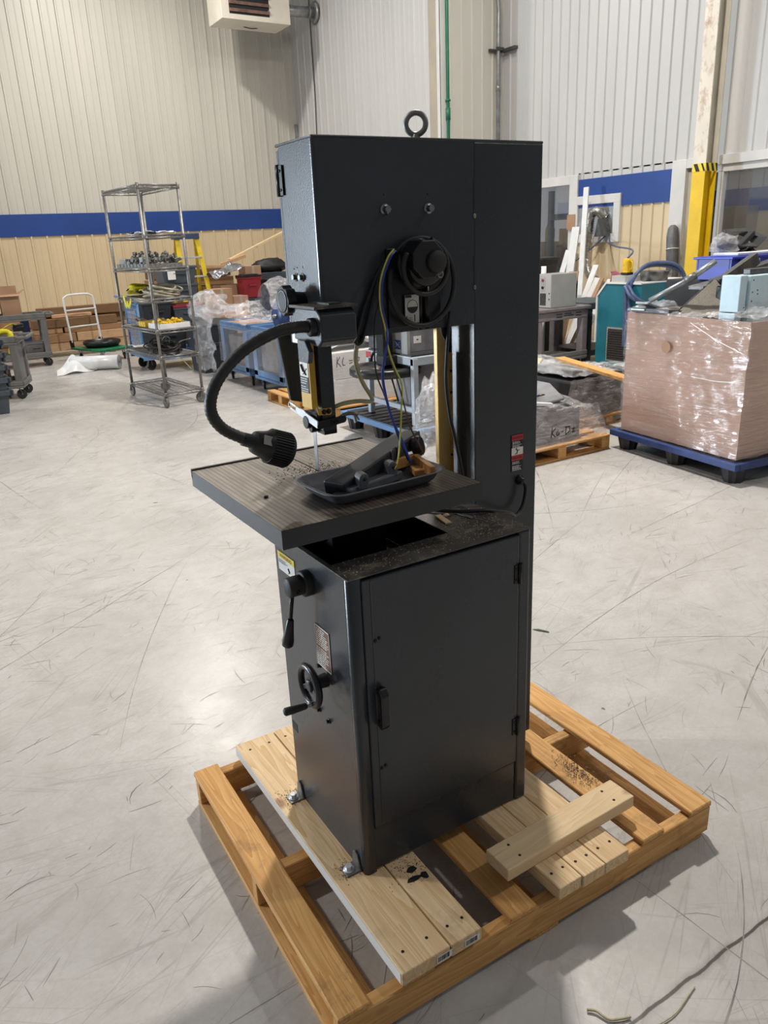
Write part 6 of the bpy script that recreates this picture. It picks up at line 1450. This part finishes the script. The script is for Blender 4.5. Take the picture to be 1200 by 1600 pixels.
# scrap metal on top
def T(name, label, cat, mb, m, bv=0., solid=0.): return tag(mb.build(name, M[m], None, bv, solid=solid), label, cat)
hp_ = thing('hopper_plate', 'speckled folded sheet metal hopper standing in the carton', 'sheet metal', (4.3, 2.3, .91))
MB().prism([(4.20, 2.50, 1.10), (4.81, 2.60, 1.34), (4.598, 2.2, 1.108)], (.01, .02, -.03)).build('front_plate', M['speckle'], hp_, .002)
MB().prism([(4.82, 2.62, 1.33), (4.21, 2.52, 1.09), (4.45, 2.78, .95), (4.85, 2.78, 1.1)], (.01, .01, .01)).build('side_plate', M['graphite'], hp_, .002)
pr_ = thing('pipe_frame', 'long grey pipe with elbow lying slanted across the carton', 'pipe', (4.3, 2.5, 1.2))
MB().tube([(4.24, 2.75, 1.206), (4.385, 2.50, 1.367)], .020, 12).build('pipe_lower', M['galv'], pr_)
MB().tube([(4.385, 2.50, 1.37), (4.515, 2.40, 1.484)], .022, 12).build('pipe_upper', M['galv'], pr_)
MB().cyl((4.36, 2.53, 1.35), (4.41, 2.48, 1.39), .029, n=12).build('elbow', M['dull_steel'], pr_)
MB().box(4.16, 4.32, 2.70, 2.82, 1.165, 1.18, Matrix.Rotation(.3, 3, 'Y')).box(4.15, 4.33, 2.72, 2.85, 1.14, 1.15).build('end_bracket', M['galv'], pr_, .002)
T('angle_bracket', 'grey wedge shaped metal bracket on top of the scrap', 'bracket', MB().prism([(4.75, 2.48, 1.36), (5.05, 2.42, 1.52), (5.10, 2.42, 1.44), (5.0, 2.45, 1.36)], (.05, .08, 0)), 'graphite', .003)
T('rail_bar', 'long dark aluminium rail lying across the scrap metal', 'rail', MB().bar((4.80, 2.60, 1.312), (5.60, 2.60, 1.435), .10, .045), 'graphite', .004)
T('rail_bar', 'lighter grooved rail under the dark one', 'rail', MB().bar((4.66, 2.66, 1.275), (5.6, 2.66, 1.375), .14, .03), 'dull_steel', .004)
T('flat_black_sheet', 'flat black sheet in the left part of the bulk carton', 'sheet', MB().box(4.16, 4.6, 2.5, 2.85, 1.10, 1.13, Matrix.Rotation(.12, 3, 'Y')), 'dslate', .002)
bp_ = thing('pale_blue_panel', 'pale blue enamelled machine cover with holes at the right edge', 'machine cover', (4.5, 1.95, .905))
MB().box(4.27, 4.75, 1.93, 2.10, .906, 1.40).build('cover_face', M['ltblue'], bp_, .006)
MB().box(4.19, 4.265, 1.95, 2.10, 1.16, 1.405).box(4.19, 4.265, 1.97, 2.10, .906, 1.155).build('cover_side', M['ltblue'], bp_, .006)
for (x, z) in ((4.30, 1.37), (4.30, 1.29), (4.36, 1.275), (4.355, 1.30), (4.30, 1.23), (4.22, 1.19)): MB().cyl((x, 1.9305, z), (x, 1.929, z), .006, n=8).build('screw_hole', M['ink'], bp_)
T('dark_gearbox', 'brown black gearbox block between hopper and pale blue cover', 'gearbox', MB().box(4.62, 4.95, 2.12, 2.45, .906, 1.30).cyl((4.60, 2.2, 1.2), (4.66, 2.2, 1.2), .05, n=14), 'black_metal', .01)
T('grey_cover', 'grey black bar along the pale blue cover top', 'bar', MB().box(4.36, 5.2, 2.0, 2.06, 1.40, 1.44), 'graphite', .006)
bb_ = thing('blue_crate', 'bright blue plastic crate on top of the scrap load', 'crate', (5.5, 2.9, .9))
for (a, b_, c, d_) in ((5.17, 6.1, 2.72, 2.74), (5.17, 6.1, 3.04, 3.06), (5.17, 5.19, 2.74, 3.04), (6.08, 6.1, 2.74, 3.04)): MB().box(a, b_, c, d_, 1.30, 1.47).build('crate_wall', M['blue_bin'], bb_, .003)
MB().box(5.15, 6.12, 2.70, 3.08, 1.465, 1.485).build('crate_rim', M['blue_bin'], bb_, .004)
MB().box(5.19, 6.08, 2.74, 3.04, 1.30, 1.31).build('crate_floor', M['blue_bin'], bb_)
for i in range(4): MB().box(5.26 + i * .22, 5.34 + i * .22, 2.705, 2.72, 1.30, 1.465).build('crate_rib', M['blue_bin'], bb_, .004)
MB().box(5.40, 5.52, 2.702, 2.705, 1.42, 1.46).build('paper_tag', M['paper'], bb_)
T('load_support', 'dark machine block under the blue crate', 'machine', MB().box(5.22, 6.05, 2.75, 3.4, .0, 1.295), 'black_matte', .01)
bg_ = thing('black_foam_tray', 'black hexagonal moulded foam piece on top of the load', 'foam', (5.6, 3.0, 1.55))
hexp = [(5.36, 2.93, 1.60), (5.50, 3.05, 1.70), (5.82, 3.05, 1.70), (5.94, 2.93, 1.62), (5.72, 2.86, 1.545), (5.50, 2.86, 1.555)]
mb = MB()
inn = [tuple(Vector(p).lerp(Vector((5.64, 2.95, 1.63)), .42)) for p in hexp]
mb.add(hexp + inn + [tuple(Vector(p) + Vector((.02, .10, -.05))) for p in hexp] + [tuple(Vector(p) + Vector((.02, .10, -.02))) for p in inn], [(i, (i + 1) % 6, 6 + (i + 1) % 6, 6 + i) for i in range(6)] + [(12 + i, i, (i + 1) % 6, 12 + (i + 1) % 6)[::-1] for i in range(6)] + [(6 + i, 6 + (i + 1) % 6, 18 + (i + 1) % 6, 18 + i) for i in range(6)] + [(12 + (i + 1) % 6, 12 + i, 18 + i, 18 + (i + 1) % 6) for i in range(6)])
mb.build('foam_ring', M['black'], bg_, .006)
MB().bar((5.50, 2.90, 1.555), (5.70, 2.92, 1.66), .05, .04).build('foam_web', M['black_matte'], bg_, .006)
T('clear_bag', 'crumpled clear plastic bag under the black foam piece', 'plastic bag', MB().blob((5.38, 2.95, 1.57), .13, .10, .085, .5, 4., 22, 16, 3.), 'film_c')
T('grey_cloth', 'grey and white crumpled cloth right of the clear bag', 'cloth', crumple(lambda u, v: Vector((5.52 + .42 * u, 2.88 + .25 * v, 1.50 + .05 * math.sin(u * 6))), 14, 10, .05, 8., 3.), 'tarp', 0, .004)
T('white_foam_block', 'flat white foam sheet lying in the blue crate', 'foam', MB().box(5.3, 6.0, 2.76, 3.0, 1.487, 1.51), 'paper', .006)

# ------------------------------------------------------------------ film wrapped loads on pallets
small_pallet('pale wooden pallet under the nearest film wrapped load', 3.05, 4.13, 2.97, 3.95, 'x')
wa = thing('wrapped_unit', 'grey equipment wrapped in film with handwriting, on the nearest pallet', 'wrapped load', (3.55, 3.45, .13))
MB().prism([(3.06, 3.05, .130), (3.86, 3.05, .130), (3.86, 3.05, .36), (3.70, 3.05, .44), (3.06, 3.05, .40)], (0, .72, 0)).build('unit_body', M['dark_unit'], wa, .02)
MB().prism([(3.08, 3.10, .42), (3.72, 3.10, .45), (3.84, 3.4, .52), (3.70, 3.74, .56), (3.1, 3.74, .56)], (0, 0, .02)).build('unit_panel', M['mid_unit'], wa, .01)
MB().bar((3.20, 3.10, .50), (3.56, 3.08, .44), .04, .03).bar((3.16, 3.35, .58), (3.36, 3.16, .52), .035, .03).build('handle_strip', M['paper'], wa, .008)
mb = MB(); mb.box(3.50, 3.62, 3.22, 3.30, .492, .496); lb_ = mb.build('colour_label', M['slate'], wa)
for i in range(4): MB().box(3.51 + i * .026, 3.53 + i * .026, 3.218, 3.222, .494, .50).build('colour_patch', [M['red'], M['blue_bin'], M['orange_y'], M['brown_wire']][i], lb_)
def wrapA(u, v):
    x = 3.02 + 1.0 * u; w_ = 1 - v
    return Vector((x + .10 * w_ * (u - .3), 3.02 - .06 * w_, .125 + (.33 - .06 * u) * v))
crumple(wrapA, 40, 20, .018, 6., 1.).build('film_front', M['film'], wa)
crumple(lambda u, v: Vector((3.0 + 1.0 * u, 3.02 + .85 * v, .46 + .14 * v - .10 * u * u)), 34, 28, .028, 6., 6.).build('film_top', M['film_c'], wa)
crumple(lambda u, v: Vector((3.90 + .20 * (1 - v), 2.98 + .9 * u, .125 + .27 * v)), 30, 18, .02, 6., 3.).build('film_side', M['film'], wa)
stroke('handwriting', [[(0, 0), (.008, .05), (.012, .075)], [(.045, .07), (.008, .035), (.045, .0)], [(.075, .05), (.058, .03), (.062, .008), (.085, .012), (.082, .03)], [(.11, .03), (.13, .03)], [(.155, .0), (.16, .06)], [(.15, .06), (.195, .055), (.20, .02), (.16, .0)], [(.225, .03), (.25, .035), (.23, .005), (.255, .01)]], .009, (3.40, 2.915, .225), (1, .0, .03), (0, 0, 1), M['ink'], wa, .006)
wb_ = thing('wrapped_unit', 'black equipment wrapped in film between the nearest load and the bulk carton', 'wrapped load', (4.7, 4.0, .0))
MB().prism([(4.32, 3.62, .10), (5.25, 3.62, .10), (5.25, 3.62, .36), (4.9, 3.62, .46), (4.36, 3.62, .44)], (0, .8, 0)).build('unit_body', M['black_matte'], wb_, .02)
MB().box(4.45, 4.75, 3.60, 3.62, .18, .40, Matrix.Rotation(.2, 3, 'Y')).box(4.95, 5.15, 3.60, 3.62, .14, .32).build('unit_panel', M['dslate'], wb_, .005)
MB().box(4.40, 5.1, 3.7, 4.3, .44, .50, Matrix.Rotation(.12, 3, 'Y')).build('unit_lid', M['mid_unit'], wb_, .01)
crumple(lambda u, v: Vector((4.26 + 1.05 * u, 3.58, .03 + .44 * v)), 40, 20, .022, 7., 2.).build('film_front', M['film'], wb_)
crumple(lambda u, v: Vector((4.26 + 1.05 * u, 3.58 + .95 * v, .50 + .08 * math.sin(u * 5) * v)), 36, 26, .035, 6., 9.).build('film_top', M['film_c'], wb_)
small_pallet('brown pallet under the black film wrapped equipment', 4.28, 5.3, 3.58, 4.5, 'x', h=.098)
T('loose_board', 'brown wooden board lying on the black wrapped equipment', 'board', MB().bar((4.72, 4.20, .565), (4.52, 3.05, .50), .11, .03), 'pallet_y', .003)
wcx = thing('wrapped_unit', 'light film wrapped load at the column edge behind the others', 'wrapped load', (4.9, 4.95, 0))
MB().box(4.4, 5.2, 4.65, 5.3, .0, .42).build('unit_body', M['mid_unit'], wcx, .03)
crumple(lambda u, v: Vector((4.35 + .95 * u, 4.60, .02 + .46 * v - .1 * u * v)), 30, 14, .03, 6., 12.).build('film_front', M['film'], wcx)
crumple(lambda u, v: Vector((4.35 + .95 * u, 4.60 + .75 * v, .50 - .10 * u)), 30, 22, .05, 6., 14.).build('film_top', M['film_c'], wcx)
T('foam_strip', 'pale foam strip on the light wrapped load', 'foam', MB().bar((4.86, 4.62, .50), (4.72, 4.55, .42), .05, .03), 'pine', .006)

# ------------------------------------------------------------------ behind the windows
pk = thing('pallet_racking', 'blue grey pallet rack seen through the window beside the saw', 'pallet rack', (11.6, 11.5, 0))
for y in (11.55, 9.6):
    for x in (11.5, 12.4): MB().box(x - .05, x + .05, y - .05, y + .05, 0, 2.55).build('upright', M['uprights'], pk, .004)
for z in (2.03, .95): MB().box(11.46, 11.54, 9.65, 11.5, z - .06, z + .06).build('beam', M['uprights'], pk, .004)
for z in (2.03, .95): MB().box(11.55, 12.35, 9.65, 11.5, z + .0, z + .04).build('deck', M['graphite'], pk)
carton('cardboard_box', 'peach brown carton on the rack behind the window', 11.6, 12.3, 9.9, 11.4, .995, 1.80)
T('yellow_bottle', 'yellow plastic bottle on the rack behind the window', 'bottle', MB().lathe((11.55, 11.62, 1.55), (0, 0, 1), [(0, 0), (0, .10), (.25, .10), (.38, .05), (.42, .04), (.42, 0)], 18), 'orange_y')
T('bottle_stand', 'brown crate holding the yellow bottle', 'crate', MB().box(11.3, 11.8, 11.60, 12.0, 0, 1.545), 'card', .006)
T('white_cabinet', 'pale grey cabinet behind the glass right of the yellow column', 'cabinet', MB().box(10.6, 11.2, 6.55, 7.2, 0, 2.0), 'pc_lt', .01)
T('workbench', 'grey workbench seen through the large window', 'bench', MB().box(11.2, 13.0, 3.0, 6.2, .85, .92).box(11.25, 11.35, 3.05, 3.15, 0, .85).box(11.25, 11.35, 6.05, 6.15, 0, .85).box(12.85, 12.95, 3.05, 3.15, 0, .85).box(12.85, 12.95, 6.05, 6.15, 0, .85), 'cart', .006)
T('green_crate', 'dark green crate on the workbench behind the glass', 'crate', MB().box(11.3, 11.9, 5.6, 6.1, .925, 1.2), 'green_pipe', .01)
carton('cardboard_box', 'brown carton on the green crate behind the glass', 11.35, 11.85, 5.65, 6.05, 1.205, 1.6)
T('white_device', 'white instrument on the far bench at the right edge', 'instrument', MB().box(11.9, 12.5, 4.55, 4.95, .925, 1.75).box(11.95, 12.4, 4.6, 4.9, 1.75, 2.05), 'pc_lt', .02)
wk = thing('wall_clock', 'white wall clock with a grey frame high on the far wall', 'clock', (13.33, 6.55, 2.5))
MB().box(13.28, 13.36, 6.4, 6.72, 2.42, 2.80).build('frame', M['slate'], wk, .03)
MB().box(13.272, 13.28, 6.45, 6.67, 2.47, 2.75).build('dial', M['paper'], wk, .002)
for z in (1.2, 1.55, 1.85):
    T('wall_shelf', 'long pale shelf on the far wall, %s one' % {1.2: 'lowest', 1.55: 'middle', 1.85: 'top'}[z], 'shelf', MB().box(13.1, 13.38, 3.5, 7.6, z, z + .03), 'pc_lt')
# ------------------------------------------------------------------ small scraps on the floor
def scrap(nm, lab, cat, pts, m): return tag(MB().add(pts, [tuple(range(len(pts)))]).build(nm, M[m], None, solid=.002), lab, cat)
scrap('green_scrap', 'dark green plastic sliver on the floor right of the saw', 'scrap', [(1.468, .978, .003), (1.478, .955, .003), (1.508, .91, .003), (1.512, .918, .003), (1.492, .962, .003)], 'leafgreen')
tag(MB().tube(bez([(.30, -.50, .006), (.315, -.515, .008), (.325, -.545, .006), (.35, -.56, .007), (.372, -.568, .006)], 6), .0035, 6).build('twine', M['straw'], None), 'short piece of frayed twine on the floor by the crack', 'twine')
tag(MB().tube(bez([(.335, -.60, .004), (.45, -.62, .005), (.56, -.60, .004)], 6), .0018, 5).build('straw_stem', M['straw'], None), 'thin straw stem on the floor below the crack', 'straw')
# ------------------------------------------------------------------ light
w = bpy.data.worlds.new('hall'); scene.world = w; w.use_nodes = True
bgn = w.node_tree.nodes['Background']; bgn.inputs[0].default_value = (.80, .84, .90, 1); bgn.inputs[1].default_value = .17
def lamp(x, y, z, power, size=.40, col=(1, .945, .875)):
    l = bpy.data.lights.new('high_bay_lamp', 'AREA'); l.shape = 'DISK'; l.size = size; l.energy = power; l.color = col
    o = bpy.data.objects.new('high_bay_lamp', l); COL.objects.link(o); o.location = (x, y, z); return o
LZ = 7.6
for (x, y, p) in LAMPS: lamp(x, y, LZ, p)
# open dock door far to the left lets cool daylight in
l = bpy.data.lights.new('dock_door_daylight', 'AREA'); l.shape = 'RECTANGLE'; l.size = 3.8; l.size_y = 3.2; l.energy = DOCK; l.color = (.74, .87, 1.)
o = bpy.data.objects.new('dock_door_daylight', l); COL.objects.link(o); o.location = (-13.6, 15.9, 1.75)
o.rotation_euler = (PI / 2, 0, PI)
o.rotation_euler = Vector((0, -1, 0)).to_track_quat('-Z', 'Y').to_euler()
# ------------------------------------------------------------------ camera
cam = bpy.data.cameras.new('camera'); co = bpy.data.objects.new('camera', cam); COL.objects.link(co); scene.camera = co
cam.sensor_fit = 'HORIZONTAL'; cam.sensor_width = 36.; cam.lens = 1200.73 / 1200 * 36.; cam.clip_start = .05; cam.clip_end = 200
yaw, pit, rol = CAMR
fwv = Vector((math.cos(pit) * math.cos(yaw), math.cos(pit) * math.sin(yaw), math.sin(pit)))
rt = Vector((math.sin(yaw), -math.cos(yaw), 0)); up = rt.cross(fwv)
r_ = rt * math.cos(rol) + up * math.sin(rol); u_ = up * math.cos(rol) - rt * math.sin(rol)
mw = Matrix(((r_.x, u_.x, -fwv.x, CAMP[0]), (r_.y, u_.y, -fwv.y, CAMP[1]), (r_.z, u_.z, -fwv.z, CAMP[2]), (0, 0, 0, 1)))
co.matrix_world = mw
vs = scene.view_settings; scene.display_settings.display_device = 'sRGB'
vs.view_transform = 'Standard'; vs.look = 'None'; vs.gamma = 1.; vs.use_curve_mapping = False; vs.exposure = EXPO
cy = scene.cycles
cy.max_bounces = 10; cy.transparent_max_bounces = 24; cy.diffuse_bounces = 3; cy.glossy_bounces = 4; cy.use_denoising = True
cy.sample_clamp_indirect = 6.
